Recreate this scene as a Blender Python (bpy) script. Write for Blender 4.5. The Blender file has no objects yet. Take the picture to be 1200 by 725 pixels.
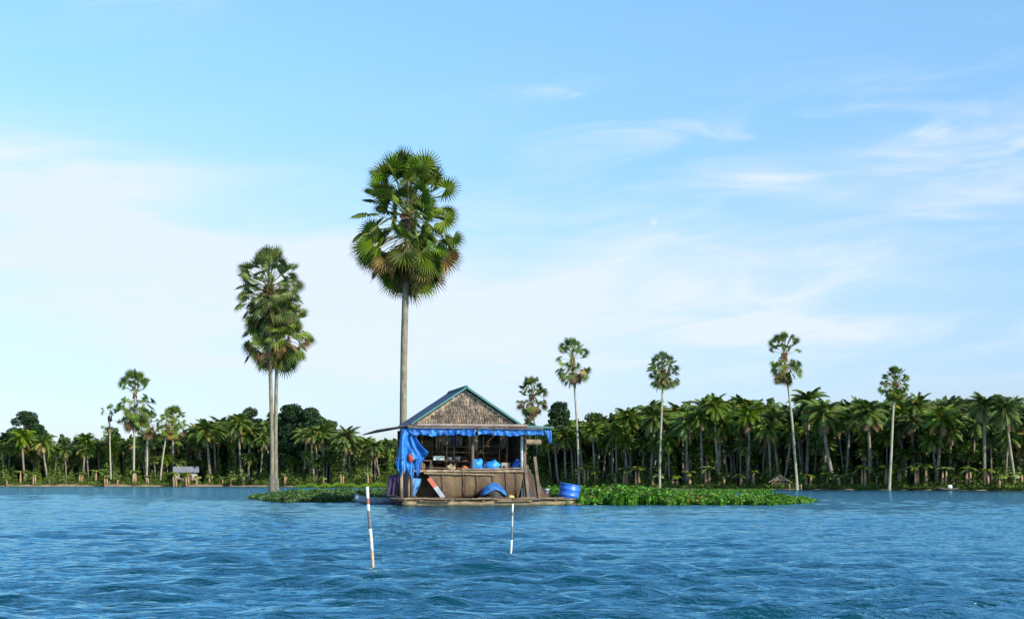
import bpy, bmesh, math, random
import numpy as np
from mathutils import Vector, Matrix

# ------------------------------------------------------------------ camera, sky, sun, exposure
C = bpy.context.scene.collection
sc = bpy.context.scene
H = 1.1                       # eye height above the water (m)
F = 1666.7                    # focal length in photo pixels (50 mm on a 36 mm wide sensor, 1200 px)
HY = 563.0                    # row of the horizon in the photo
cam = bpy.data.cameras.new('camera')
cam.lens = 50; cam.sensor_width = 36; cam.clip_start = 0.1; cam.clip_end = 9000
cam.shift_y = (HY - 362.5) / 1200
co = bpy.data.objects.new('camera', cam); C.objects.link(co)
co.location = (0, 0, H); co.rotation_euler = (math.pi/2, 0, 0)
sc.camera = co

SUN_EL = math.radians(28); SUN_AZ = math.radians(47)    # azimuth to the right of straight behind the camera
sdir = Vector((math.cos(SUN_EL)*math.sin(SUN_AZ), -math.cos(SUN_EL)*math.cos(SUN_AZ), math.sin(SUN_EL)))
sl = bpy.data.lights.new('sun', 'SUN'); sl.energy = 4.3; sl.angle = math.radians(0.6); sl.color = (1.0, 0.93, 0.80)
so = bpy.data.objects.new('sun', sl); C.objects.link(so)
so.rotation_euler = sdir.to_track_quat('Z', 'Y').to_euler()

world = bpy.data.worlds.new('World'); sc.world = world; world.use_nodes = True
nt = world.node_tree; nt.nodes.clear(); N = nt.nodes; L = nt.links
def nd(t, **k):
    n = N.new(t)
    for a, b in k.items(): setattr(n, a, b)
    return n
def mth(op, a, b=None, c=None):
    n = nd('ShaderNodeMath', operation=op)
    for i, v in enumerate((a, b, c)):
        if v is None: continue
        if isinstance(v, (int, float)): n.inputs[i].default_value = v
        else: L.new(v, n.inputs[i])
    return n.outputs[0]
sky = nd('ShaderNodeTexSky', sky_type='NISHITA'); sky.sun_disc = False
sky.sun_elevation = SUN_EL; sky.sun_rotation = math.pi - SUN_AZ
sky.air_density = 1.0; sky.dust_density = 0.7; sky.ozone_density = 2.6
geo = nd('ShaderNodeTexCoord')
sep = nd('ShaderNodeSeparateXYZ'); L.new(geo.outputs['Generated'], sep.inputs[0])
az = mth('ARCTAN2', sep.outputs[0], sep.outputs[1])
el = mth('ARCSINE', sep.outputs[2])
comb = nd('ShaderNodeCombineXYZ')
L.new(mth('MULTIPLY', az, 3.0), comb.inputs[0]); L.new(mth('MULTIPLY', el, 17.0), comb.inputs[1])
n1 = nd('ShaderNodeTexNoise'); n1.inputs['Scale'].default_value = 1.3; n1.inputs['Detail'].default_value = 7; n1.inputs['Roughness'].default_value = .52
n1.inputs['Distortion'].default_value = .5
L.new(comb.outputs[0], n1.inputs['Vector'])
cmb2 = nd('ShaderNodeCombineXYZ')
L.new(mth('MULTIPLY', az, 3.2), cmb2.inputs[0]); L.new(mth('ADD', mth('MULTIPLY', el, 15.0), mth('MULTIPLY', az, -1.2)), cmb2.inputs[1])
n2 = nd('ShaderNodeTexNoise'); n2.inputs['Scale'].default_value = 2.4; n2.inputs['Detail'].default_value = 8; n2.inputs['Roughness'].default_value = .55
n2.inputs['Distortion'].default_value = .8
L.new(cmb2.outputs[0], n2.inputs['Vector'])
warp = mth('MULTIPLY', mth('SUBTRACT', n1.outputs[0], .5), .10)
def blob(px, py, wx, wy, amp, tilt=0.0):
    a0 = math.atan((px-600)/F); e0 = math.atan((HY-py)/F*math.cos(a0)); sx = wx/F; sy = wy/F
    dx = mth('SUBTRACT', az, a0)
    dy = mth('SUBTRACT', mth('ADD', el, warp), e0)
    if tilt: dy = mth('ADD', dy, mth('MULTIPLY', dx, tilt))
    q = mth('ADD', mth('POWER', mth('ABSOLUTE', mth('DIVIDE', dx, sx)), 2.0), mth('POWER', mth('ABSOLUTE', mth('DIVIDE', dy, sy)), 2.0))
    return mth('MULTIPLY', mth('POWER', 2.718, mth('MULTIPLY', q, -1.0)), amp)
def addall(xs):
    r = xs[0]
    for x in xs[1:]: r = mth('ADD', r, x)
    return r
# broad soft bank on the left, veil along the horizon, streaks and wisps on the right
soft = addall([blob(130, 290, 370, 105, .98, .12), blob(-20, 200, 170, 45, .5, .1), blob(640, 350, 360, 70, .80, .05), blob(380, 410, 460, 70, .6),
               blob(900, 315, 260, 40, .34), blob(1180, 165, 110, 30, .5), blob(930, 212, 110, 18, .6), blob(1080, 235, 150, 20, .5)])
soft = mth('MULTIPLY', soft, mth('ADD', .02, mth('MULTIPLY', n2.outputs[0], 1.75)))
wr = nd('ShaderNodeMapRange', interpolation_type='SMOOTHSTEP'); wr.inputs[1].default_value = .42; wr.inputs[2].default_value = .80
L.new(n2.outputs[0], wr.inputs[0])
wisp = mth('MULTIPLY', wr.outputs[0], addall([blob(1000, 190, 330, 90, .9), blob(1000, 400, 500, 90, .55), blob(560, 105, 80, 11, 1.3), blob(675, 133, 45, 9, 1.1),
               blob(830, 385, 140, 14, .8), blob(980, 157, 170, 12, 1.2, .02), blob(90, 5, 160, 30, .5), blob(250, 400, 500, 60, .3)]))
# elsewhere in the sky, thin scattered cloud
far = nd('ShaderNodeMapRange', interpolation_type='SMOOTHSTEP'); far.inputs[1].default_value = .45; far.inputs[2].default_value = .8
L.new(mth('ABSOLUTE', az), far.inputs[0])
else_ = mth('MULTIPLY', mth('MULTIPLY', wr.outputs[0], far.outputs[0]), .5)
cover = mth('MINIMUM', mth('ADD', mth('ADD', soft, wisp), else_), 1.0)
# faint day moon
_w = warp; warp = 0.0; m0 = blob(766, 261, 3.6, 3.6, .5); warp = _w
cover = mth('MINIMUM', mth('ADD', cover, m0), 1.0)
tint = nd('ShaderNodeMix', data_type='RGBA', blend_type='MULTIPLY'); tint.inputs[0].default_value = 1.0
tr_ = nd('ShaderNodeMapRange', interpolation_type='SMOOTHSTEP'); tr_.inputs[1].default_value = .0; tr_.inputs[2].default_value = .37; L.new(el, tr_.inputs[0])
tm = nd('ShaderNodeMix', data_type='RGBA'); tm.inputs[6].default_value = (.66, .71, .93, 1); tm.inputs[7].default_value = (.98, 1.215, 1.22, 1)
L.new(tr_.outputs[0], tm.inputs[0]); L.new(tm.outputs[2], tint.inputs[7])
L.new(sky.outputs[0], tint.inputs[6])
mx = nd('ShaderNodeMix', data_type='RGBA'); mx.inputs[7].default_value = (4.15, 4.6, 5.3, 1)
L.new(mth('MULTIPLY', cover, .9), mx.inputs[0]); L.new(tint.outputs[2], mx.inputs[6])
bg = nd('ShaderNodeBackground'); bg.inputs[1].default_value = 0.12
L.new(mx.outputs[2], bg.inputs[0])
wo = nd('ShaderNodeOutputWorld'); L.new(bg.outputs[0], wo.inputs[0])
sc.view_settings.view_transform = 'Standard'; sc.view_settings.look = 'None'
sc.view_settings.gamma = 1; sc.view_settings.exposure = 0.75
sc.cycles.max_bounces = 6; sc.cycles.transparent_max_bounces = 4

# ------------------------------------------------------------------ helpers
def X(px, D): return (px-600)/F*D
def Z(py, D): return H + (HY-py)/F*D

def material(name, col, rough=.85, col2=None, scale=3.0, stretch=(1,1,1), island=0.0, hue=0.0, transl=0.0, bump=0.0, spec=.3, metallic=0.0,
             rings=None, lo=.35, hi=.65, weave=0.0, tcol=None):
    m = bpy.data.materials.new(name); m.use_nodes = True
    t = m.node_tree; n = t.nodes; l = t.links
    b = n['Principled BSDF']; b.inputs['Roughness'].default_value = rough
    b.inputs['Specular IOR Level'].default_value = spec; b.inputs['Metallic'].default_value = metallic
    tc = n.new('ShaderNodeTexCoord'); mp = n.new('ShaderNodeMapping'); mp.inputs['Scale'].default_value = stretch
    l.new(tc.outputs['Object'], mp.inputs[0])
    no = n.new('ShaderNodeTexNoise'); no.inputs['Scale'].default_value = scale; no.inputs['Detail'].default_value = 6; no.inputs['Roughness'].default_value = .6
    l.new(mp.outputs[0], no.inputs['Vector'])
    mr = n.new('ShaderNodeMapRange'); mr.inputs[1].default_value = lo; mr.inputs[2].default_value = hi
    l.new(no.outputs[0], mr.inputs[0])
    mix = n.new('ShaderNodeMix'); mix.data_type = 'RGBA'
    mix.inputs[6].default_value = (*col, 1); mix.inputs[7].default_value = (*(col2 or tuple(c*.6 for c in col)), 1)
    l.new(mr.outputs[0], mix.inputs[0])
    out = mix.outputs[2]; hgt = no.outputs[0]
    if rings:
        wv = n.new('ShaderNodeTexWave'); wv.wave_type = 'BANDS'; wv.bands_direction = 'Z'; wv.inputs['Scale'].default_value = rings
        wv.inputs['Distortion'].default_value = 1.5; wv.inputs['Detail'].default_value = 2
        l.new(tc.outputs['Object'], wv.inputs['Vector'])
        m2 = n.new('ShaderNodeMix'); m2.data_type = 'RGBA'; m2.blend_type = 'MULTIPLY'
        mm = n.new('ShaderNodeMath'); mm.operation = 'MULTIPLY'; mm.inputs[1].default_value = .35
        l.new(wv.outputs['Fac'], mm.inputs[0]); l.new(mm.outputs[0], m2.inputs[0])
        l.new(out, m2.inputs[6]); m2.inputs[7].default_value = (.45, .42, .38, 1); out = m2.outputs[2]
    if weave:
        ck = n.new('ShaderNodeTexBrick'); ck.inputs['Scale'].default_value = weave; ck.inputs['Mortar Size'].default_value = .04
        ck.inputs['Color1'].default_value = (1, 1, 1, 1); ck.inputs['Color2'].default_value = (.6, .56, .5, 1); ck.inputs['Mortar'].default_value = (.3, .26, .22, 1)
        sp = n.new('ShaderNodeSeparateXYZ'); cb = n.new('ShaderNodeCombineXYZ'); l.new(tc.outputs['Object'], sp.inputs[0])
        l.new(sp.outputs[0], cb.inputs[0]); l.new(sp.outputs[2], cb.inputs[1]); l.new(cb.outputs[0], ck.inputs['Vector'])
        m2 = n.new('ShaderNodeMix'); m2.data_type = 'RGBA'; m2.blend_type = 'MULTIPLY'; m2.inputs[0].default_value = .75
        l.new(out, m2.inputs[6]); l.new(ck.outputs[0], m2.inputs[7]); out = m2.outputs[2]; hgt = ck.outputs['Fac']
    if island or hue:
        g = n.new('ShaderNodeNewGeometry'); hs = n.new('ShaderNodeHueSaturation')
        r1 = n.new('ShaderNodeMapRange'); r1.inputs[3].default_value = 1-island; r1.inputs[4].default_value = 1+island
        r2 = n.new('ShaderNodeMath'); r2.operation = 'FRACT'; r3 = n.new('ShaderNodeMath'); r3.operation = 'MULTIPLY'; r3.inputs[1].default_value = 7.31
        l.new(g.outputs['Random Per Island'], r1.inputs[0]); l.new(r1.outputs[0], hs.inputs['Value'])
        l.new(g.outputs['Random Per Island'], r3.inputs[0]); l.new(r3.outputs[0], r2.inputs[0])
        r4 = n.new('ShaderNodeMapRange'); r4.inputs[3].default_value = .5-hue; r4.inputs[4].default_value = .5+hue*.3
        l.new(r2.outputs[0], r4.inputs[0]); l.new(r4.outputs[0], hs.inputs['Hue'])
        # whole plants differ a little too
        oi = n.new('ShaderNodeObjectInfo'); r5 = n.new('ShaderNodeMapRange'); r5.inputs[3].default_value = .85; r5.inputs[4].default_value = 1.15
        r6 = n.new('ShaderNodeMath'); r6.operation = 'FRACT'; r7 = n.new('ShaderNodeMath'); r7.operation = 'MULTIPLY'; r7.inputs[1].default_value = 13.7
        l.new(oi.outputs['Random'], r7.inputs[0]); l.new(r7.outputs[0], r6.inputs[0]); r8 = n.new('ShaderNodeMapRange'); r8.inputs[3].default_value = .72; r8.inputs[4].default_value = 1.28; l.new(r6.outputs[0], r8.inputs[0])
        r9 = n.new('ShaderNodeMath'); r9.operation = 'MULTIPLY'; l.new(r8.outputs[0], r9.inputs[0]); l.new(r1.outputs[0], r9.inputs[1]); l.new(r9.outputs[0], hs.inputs['Value'])
        l.new(oi.outputs['Random'], r5.inputs[0]); l.new(r5.outputs[0], hs.inputs['Saturation'])
        l.new(out, hs.inputs['Color']); out = hs.outputs[0]
    l.new(out, b.inputs['Base Color'])
    if bump:
        bp = n.new('ShaderNodeBump'); bp.inputs['Strength'].default_value = bump; bp.inputs['Distance'].default_value = .03
        l.new(hgt, bp.inputs['Height']); l.new(bp.outputs[0], b.inputs['Normal'])
    if transl:
        tr = n.new('ShaderNodeBsdfTranslucent'); ms = n.new('ShaderNodeMixShader'); ms.inputs[0].default_value = transl
        if tcol: tr.inputs[0].default_value = (*tcol, 1)
        else: l.new(out, tr.inputs[0])
        l.new(b.outputs[0], ms.inputs[1]); l.new(tr.outputs[0], ms.inputs[2]); l.new(ms.outputs[0], n['Material Output'].inputs[0])
    return m

M = {}
M['fan'] = material('fan_leaf', (.105, .160, .016), .55, (.042, .085, .013), 1.2, island=.45, hue=.035, transl=.25)
M['fan_far'] = material('fan_leaf_far', (.105, .165, .020), .55, (.045, .092, .014), 1.2, island=.4, hue=.035, transl=.25)
M['fan_old'] = material('old_fan_leaf', (.17, .135, .035), .75, (.11, .07, .03), 1.5, island=.5, hue=.04, transl=.15)
M['dead'] = material('dead_leaf', (.19, .115, .06), .9, (.10, .06, .035), 2, island=.4, hue=.02, transl=.1)
M['petiole'] = material('petiole', (.22, .24, .05), .6, (.15, .12, .05), 3)
M['fruit'] = material('fruit', (.07, .035, .018), .6, (.16, .07, .02), 4)
M['bark'] = material('fan_palm_bark', (.33, .305, .235), .9, (.16, .145, .115), 5, (1, 1, .35), rings=2.6, bump=.6, lo=.40, hi=.72)
M['bark_grey'] = material('grey_palm_bark', (.22, .20, .145), .9, (.10, .09, .065), 5, (1, 1, .35), rings=2.6, bump=.7, lo=.40, hi=.68)
M['bark_dark'] = material('wet_bark', (.13, .12, .10), .8, (.07, .065, .05), 5)
M['cbark'] = material('coconut_bark', (.24, .21, .165), .9, (.12, .10, .08), 4, (1, 1, .4), rings=2.2, bump=.5)
M['coco'] = material('coconut_leaf', (.095, .165, .020), .5, (.042, .095, .014), .9, island=.45, hue=.03, transl=.22)
M['coco_y'] = material('coconut_leaf_old', (.24, .20, .03), .6, (.14, .15, .02), .9, island=.4, hue=.03, transl=.22)
M['nut'] = material('coconut_fruit', (.30, .13, .03), .6, (.13, .10, .02), 3)
M['leaf_dark'] = material('broad_leaf_dark', (.026, .062, .020), .6, (.012, .034, .014), .6, island=.45, hue=.02, transl=.15)
M['leaf_mid'] = material('broad_leaf', (.050, .100, .018), .6, (.025, .06, .012), .6, island=.45, hue=.03, transl=.2)
M['tbark'] = material('tree_bark', (.16, .12, .09), .95, (.08, .06, .05), 4)
M['under'] = material('undergrowth_leaf', (.075, .12, .018), .7, (.035, .07, .013), .35, island=.5, hue=.04, transl=.15)
M['woodleaf'] = material('wood_leaf', (.045, .080, .016), .7, (.020, .045, .010), .25, island=.5, hue=.03, transl=.1)
M['float_leaf'] = material('floating_leaf', (.068, .205, .018), .45, (.030, .110, .012), .8, island=.6, hue=.04, transl=.25)
M['float_old'] = material('yellowed_floating_leaf', (.20, .19, .04), .6, (.12, .08, .03), 1, island=.4, hue=.03, transl=.2)
M['grass'] = material('grass_blade', (.12, .20, .02), .6, (.06, .13, .015), .4, island=.4, hue=.03, transl=.25)
M['banana'] = material('banana_leaf', (.085, .16, .02), .5, (.15, .15, .04), 1.5, island=.35, hue=.03, transl=.3)
M['bstem'] = material('banana_stem', (.34, .20, .11), .85, (.20, .13, .08), 3, (1, 1, .4))
M['soil'] = material('shore_soil', (.30, .21, .14), .95, (.16, .12, .08), 1.2, bump=.3)
M['bamboo'] = material('bamboo', (.24, .17, .10), .75, (.10, .07, .045), 3, (1, 1, 1), bump=.2)
M['plank'] = material('weathered_plank', (.20, .135, .09), .9, (.085, .06, .042), 2.2, (1, 6, 1), island=.35, bump=.3)
M['beam'] = material('dark_timber', (.12, .078, .056), .85, (.06, .042, .034), 3, (1, 1, .4), island=.25, bump=.3)
M['greypost'] = material('grey_post', (.45, .46, .46), .8, (.28, .28, .30), 4)
M['tanpost'] = material('tan_post', (.30, .215, .14), .85, (.12, .085, .06), 4, (1, 1, .3))
M['weave'] = material('woven_bamboo', (.19, .13, .078), .9, (.07, .048, .032), 1.1, (1, 1, .6), weave=5.5, bump=.5, lo=.40, hi=.66)
M['weave_dark'] = material('dark_woven_wall', (.20, .14, .10), .95, (.08, .055, .04), 2.5, weave=5, bump=.4)
M['thatch'] = material('gable_thatch', (.36, .28, .19), .95, (.13, .10, .075), 5.0, (2.2, 1, .5), bump=.7, lo=.38, hi=.62)
M['roofblue'] = material('dark_blue_metal_roof', (.035, .060, .125), .55, (.05, .065, .10), 1.5, (1, .4, 1), spec=.4)
M['roofbrown'] = material('rusted_awning_sheet', (.12, .085, .09), .75, (.06, .05, .06), 2.5)
M['teal'] = material('teal_painted_board', (.03, .12, .11), .75, (.065, .15, .14), 4)
M['fascia'] = material('pale_fascia_board', (.26, .20, .18), .85, (.14, .10, .095), 2, (1, 1, 5))
M['tarp'] = material('blue_tarpaulin', (.008, .09, .38), .5, (.03, .20, .56), 1.5, transl=.2, spec=.4, bump=1.0, lo=.4, hi=.6)
M['tarp_old'] = material('faded_blue_tarpaulin', (.015, .075, .27), .6, (.04, .16, .40), 3.5, transl=.15, bump=1.0, lo=.4, hi=.6)
M['tarp_pale'] = material('pale_blue_cloth', (.12, .32, .58), .7, (.06, .2, .45), 3, transl=.15)
M['bluebag'] = material('blue_plastic', (.012, .13, .46), .55, (.02, .26, .72), 4, spec=.5, bump=.6)
M['drum'] = material('blue_drum_plastic', (.012, .085, .42), .42, (.03, .13, .50), 2.5, spec=.45)
M['white'] = material('white_plastic', (.75, .74, .70), .5, (.55, .54, .50), 3)
M['paintw'] = material('white_pole_paint', (.70, .67, .62), .7, (.30, .28, .25), 14, lo=.40, hi=.72)
M['paintr'] = material('red_pole_paint', (.42, .085, .05), .6, (.28, .09, .06), 9)
M['paintg'] = material('slimy_grey_wood', (.16, .17, .17), .7, (.08, .085, .09), 9)
M['tanwood'] = material('bare_tan_wood', (.46, .30, .19), .8, (.30, .2, .13), 9)
M['grey'] = material('grey_metal', (.38, .38, .38), .5, (.22, .22, .22), 4)
M['dark'] = material('black_rubber', (.02, .02, .022), .6, (.04, .035, .03), 4)
M['red'] = material('red_cloth', (.52, .05, .035), .7, (.35, .04, .03), 4)
M['orange'] = material('orange_cloth', (.50, .17, .07), .8, (.3, .1, .05), 4)
M['purple'] = material('dark_purple_cloth', (.05, .028, .09), .8, (.03, .02, .04), 4)
M['green'] = material('grey_green_cloth', (.12, .20, .12), .8, (.08, .12, .08), 4)
M['yellow'] = material('yellow_plastic', (.60, .48, .12), .6, (.5, .38, .12), 4)
M['boatgrey'] = material('weathered_boat_paint', (.30, .35, .42), .7, (.18, .20, .25), 3)
M['tin'] = material('grey_blue_tin_roof', (.10, .145, .21), .7, (.22, .21, .21), 1, (3, 1, 1))
M['limewash'] = material('limewashed_wall', (.40, .36, .31), .9, (.16, .13, .11), 1.3, (1, 1, .5))
M['old_thatch'] = material('straw_roof', (.36, .27, .18), .95, (.22, .16, .11), 3, (3, 3, .7), bump=.5)

def tag(o, label=None, cat=None, group=None, kind=None):
    if label: o['label'] = label
    if cat: o['category'] = cat
    if group: o['group'] = group
    if kind: o['kind'] = kind
    return o
def empty(name, loc, rz=0, **k):
    o = bpy.data.objects.new(name, None); C.objects.link(o); o.location = loc; o.rotation_euler = (0, 0, rz)
    o.empty_display_size = .3
    return tag(o, **k)

class MB:
    def __init__(s): s.v = []; s.f = []; s.m = []
    def add(s, vs, fs, mi=0):
        b = len(s.v); s.v.extend([tuple(p) for p in vs]); s.f.extend([tuple(b+i for i in f) for f in fs]); s.m.extend([mi]*len(fs))
    def box(s, c, d, mi=0, rot=None):
        hx, hy, hz = (q/2 for q in d); c = Vector(c)
        p = [Vector((x, y, z)) for x in (-hx, hx) for y in (-hy, hy) for z in (-hz, hz)]
        if rot is not None: p = [rot @ q for q in p]
        s.add([q+c for q in p], [(0,1,3,2),(4,6,7,5),(0,4,5,1),(2,3,7,6),(0,2,6,4),(1,5,7,3)], mi)
    def tube(s, pts, rs, n=8, mi=0, cap=True):
        pts = [Vector(p) for p in pts]; vs = []
        for i, p in enumerate(pts):
            t = (pts[min(i+1, len(pts)-1)] - pts[max(i-1, 0)]).normalized()
            u = t.orthogonal().normalized() if abs(t.z) < .9 else t.cross(Vector((0, 1, 0))).normalized()
            w = t.cross(u); r = rs[i] if hasattr(rs, '__len__') else rs
            for k in range(n):
                a = 2*math.pi*k/n; vs.append(p + (u*math.cos(a) + w*math.sin(a))*r)
        fs = [(i*n+k, i*n+(k+1) % n, (i+1)*n+(k+1) % n, (i+1)*n+k) for i in range(len(pts)-1) for k in range(n)]
        if cap: fs += [tuple(range(n))[::-1], tuple((len(pts)-1)*n+k for k in range(n))]
        s.add(vs, fs, mi)
    def lathe(s, prof, n=24, mi=0, mtx=None):
        vs = []
        for r, z in prof:
            for k in range(n):
                a = 2*math.pi*k/n; q = Vector((r*math.cos(a), r*math.sin(a), z)); vs.append(mtx @ q if mtx is not None else q)
        s.add(vs, [(i*n+k, i*n+(k+1) % n, (i+1)*n+(k+1) % n, (i+1)*n+k) for i in range(len(prof)-1) for k in range(n)], mi)
    def blob(s, c, r, seed=0, amp=.2, n=14, mi=0, fl=0.0):
        rg = random.Random(seed); ph = [rg.uniform(0, 6.3) for _ in range(8)]; vs = []; c = Vector(c)
        m = n//2
        for i in range(m+1):
            th = math.pi*i/m
            for k in range(n):
                a = 2*math.pi*k/n
                q = 1+amp*(math.sin(2*a+ph[0]+2*th)+.6*math.sin(3*a+ph[1]-3*th)+.5*math.sin(5*a+ph[2]+4*th))
                z = math.cos(th); 
                vs.append(c+Vector((r[0]*q*math.sin(th)*math.cos(a), r[1]*q*math.sin(th)*math.sin(a), r[2]*max(z*(1+amp*math.sin(3*a+ph[3])*math.sin(th)), -1+fl))))
        s.add(vs, [(i*n+k, i*n+(k+1) % n, (i+1)*n+(k+1) % n, (i+1)*n+k) for i in range(m) for k in range(n)], mi)
    def plate(s, poly, y0, y1, mi=0):        # polygon in x,z given thickness in y
        n = len(poly); vs = [(x, y0, z) for x, z in poly]+[(x, y1, z) for x, z in poly]
        s.add(vs, [tuple(range(n)), tuple(range(2*n-1, n-1, -1))]+[(i, i+n, (i+1) % n+n, (i+1) % n) for i in range(n)], mi)
    def build(s, name, mats, parent=None, smooth=False, loc=None):
        me = bpy.data.meshes.new(name); me.from_pydata(s.v, [], s.f)
        for m in (mats if isinstance(mats, (list, tuple)) else [mats]): me.materials.append(m)
        if any(s.m): me.polygons.foreach_set('material_index', s.m)
        if smooth: me.polygons.foreach_set('use_smooth', [True]*len(s.f))
        me.update()
        o = bpy.data.objects.new(name, me); C.objects.link(o)
        if parent is not None: o.parent = parent
        if loc is not None: o.location = loc
        return o
def copy_tree(o, parent=None):
    c = o.copy(); C.objects.link(c); c.parent = parent
    for ch in list(o.children): copy_tree(ch, c)
    return c
def np_mesh(name, v, quads, mats, smooth=False, tri=False):
    k = 3 if tri else 4
    me = bpy.data.meshes.new(name); me.vertices.add(len(v)); me.vertices.foreach_set('co', np.asarray(v, np.float32).ravel())
    q = np.asarray(quads, np.int32); me.loops.add(q.size); me.loops.foreach_set('vertex_index', q.ravel())
    me.polygons.add(len(q)); me.polygons.foreach_set('loop_start', np.arange(0, q.size, k, dtype=np.int32))
    if smooth: me.polygons.foreach_set('use_smooth', np.ones(len(q), bool))
    for m in mats: me.materials.append(m)
    me.update(calc_edges=True); me.validate()
    o = bpy.data.objects.new(name, me); C.objects.link(o); return o
def leaf_quads(cen, size, rs, flat=0.0, aspect=.5):
    """many small leaf shaped quads at the centres given; flat 0 = any direction, 1 = lying level"""
    n = len(cen); a = rs.normal(size=(n, 3)); a[:, 2] *= (1-flat); a /= np.linalg.norm(a, axis=1)[:, None]
    b = rs.normal(size=(n, 3)); b[:, 2] *= (1-flat); b -= (a*b).sum(1)[:, None]*a; b /= np.linalg.norm(b, axis=1)[:, None]
    s = np.asarray(size).reshape(-1, 1)*np.ones((n, 1))
    a = a*s; b = b*s*aspect; cen = np.asarray(cen)
    v = np.stack([cen-a, cen+b*1.0-a*.1, cen+a, cen-b*1.0-a*.1], 1).reshape(-1, 3)
    q = np.arange(4*n).reshape(n, 4); return v, q

# ------------------------------------------------------------------ water
def shoreD(px):
    xs = [-2500, -400, 0, 250, 450, 640, 800, 960, 1200, 1600, 3500]
    ys = [569.4, 569.4, 569.5, 569.7, 570.6, 571.6, 572.6, 573.3, 574.6, 575.5, 576]
    return F*H/(np.interp(px, xs, ys)-HY)
def build_water():
    rs = np.random.RandomState(4)
    rad = [1.0]
    while rad[-1] < 420:
        r = rad[-1]; rad.append(r*(1+(.010 if r < 8 else .0032 if r < 45 else .0042 if r < 120 else .007)))
    rad += [600, 1000, 2000, 4500]
    rad = np.array(rad)
    ang = np.concatenate([np.radians(np.linspace(-180, -26, 90)), np.radians(np.linspace(-25.5, 25.5, 520)), np.radians(np.linspace(26, 180, 90))])
    ang = ang[:-1]; ang = np.concatenate([ang, [np.pi]])
    R, A = np.meshgrid(rad, ang, indexing='ij')
    x = R*np.sin(A); y = R*np.cos(A)
    dr = np.gradient(rad)[:, None]*np.ones_like(A); da = np.gradient(ang)[None, :]*R
    sp = np.maximum(dr*1.0, da*1.0)
    z = np.zeros_like(x)
    gust = .75+.35*np.sin(x*.13+1.0+.6*np.sin(y*.05))*np.sin(y*.07+.4)+.18*np.sin(x*.31+y*.11)
    for i in range(145):
        lam = .13*(1.9/.13)**(rs.rand()) if i < 110 else rs.uniform(1.2, 4.2)
        th = math.radians(-86)+rs.normal()*(.26 if i < 110 else .16)          # wind drives the waves across and toward the camera
        k = 2*np.pi/lam; kx, ky = k*math.cos(th), k*math.sin(th)
        amp = .0098*lam**.9*(1.0 if lam < .5 else (.5/lam)**1.1)
        if i >= 110: amp = .0022*(lam/2)**.5
        ph = rs.rand()*6.283+.5*np.sin(x*.21+i)+.5*np.sin(y*.17+i*1.7)
        att = np.exp(-(2.6*sp/lam)**2)
        w = np.sin(kx*x+ky*y+ph)
        z += amp*att*gust*(w+.45*w*w-.225)
    v = np.stack([x, y, z], -1).reshape(-1, 3)
    nr, na = len(rad), len(ang)
    i = np.arange(nr-1)[:, None]; j = np.arange(na-1)[None, :]
    q = np.stack([i*na+j, i*na+j+1, (i+1)*na+j+1, (i+1)*na+j], -1).reshape(-1, 4)[:, ::-1]
    m = bpy.data.materials.new('lake_water'); m.use_nodes = True; n = m.node_tree.nodes; l = m.node_tree.links
    for q_ in list(n): n.remove(q_)
    df = n.new('ShaderNodeBsdfDiffuse'); df.inputs[0].default_value = (.002, .034, .056, 1)
    gl_ = n.new('ShaderNodeBsdfGlossy'); gl_.inputs[0].default_value = (.39, .69, .75, 1); gl_.inputs['Roughness'].default_value = .07
    fr = n.new('ShaderNodeFresnel'); fr.inputs[0].default_value = 1.333
    mxs = n.new('ShaderNodeMixShader'); om = n.new('ShaderNodeOutputMaterial')
    l.new(fr.outputs[0], mxs.inputs[0]); l.new(df.outputs[0], mxs.inputs[1]); l.new(gl_.outputs[0], mxs.inputs[2]); l.new(mxs.outputs[0], om.inputs[0])
    tc = n.new('ShaderNodeTexCoord'); mp = n.new('ShaderNodeMapping'); mp.inputs['Rotation'].default_value = (0, 0, math.radians(-6)); mp.inputs['Scale'].default_value = (.55, 2.0, 1)
    l.new(tc.outputs['Object'], mp.inputs[0])
    t1 = n.new('ShaderNodeTexNoise'); t1.inputs['Scale'].default_value = 4.2; t1.inputs['Detail'].default_value = 4; t1.inputs['Roughness'].default_value = .55
    l.new(mp.outputs[0], t1.inputs['Vector'])
    bp = n.new('ShaderNodeBump'); bp.inputs['Strength'].default_value = 1.0; bp.inputs['Distance'].default_value = .10
    l.new(t1.outputs[0], bp.inputs['Height'])
    for q_ in (df, gl_, fr): l.new(bp.outputs[0], q_.inputs['Normal'])
    o = np_mesh('water', v, q, [m], smooth=True); o['kind'] = 'structure'
build_water()

# ------------------------------------------------------------------ shore ground
def build_ground():
    pxs = np.concatenate([np.linspace(-2500, -450, 15), np.linspace(-400, 1600, 260), np.linspace(1700, 3500, 15)])
    rs = np.random.RandomState(3); prof = [(-3, -.5), (-.6, -.12), (0, .02), (.8, .22), (3, .36), (12, .42), (60, .55), (300, .6), (3500, .6)]
    v = []; 
    jit = np.interp(pxs, np.linspace(-2500, 3500, 1500), rs.normal(size=1500))
    for off, z in prof:
        for k, p in enumerate(pxs):
            D = shoreD(p)+off+(jit[k]*.8 if off < 60 else 0)
            zz = z+(.05*math.sin(p*.37+off)+.04*math.sin(p*.11) if 0 < off < 100 else 0)
            if p < 260 and 0 < off < 100: zz += .12
            if p > 600 and 0 <= off <= 12: zz *= .45
            v.append((X(p, D), D, zz))
    n = len(pxs); q = [(i*n+j, i*n+j+1, (i+1)*n+j+1, (i+1)*n+j) for i in range(len(prof)-1) for j in range(n-1)]
    o = np_mesh('shore_ground', np.array(v), q, [M['soil']], smooth=True); o['kind'] = 'structure'
build_ground()

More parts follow.
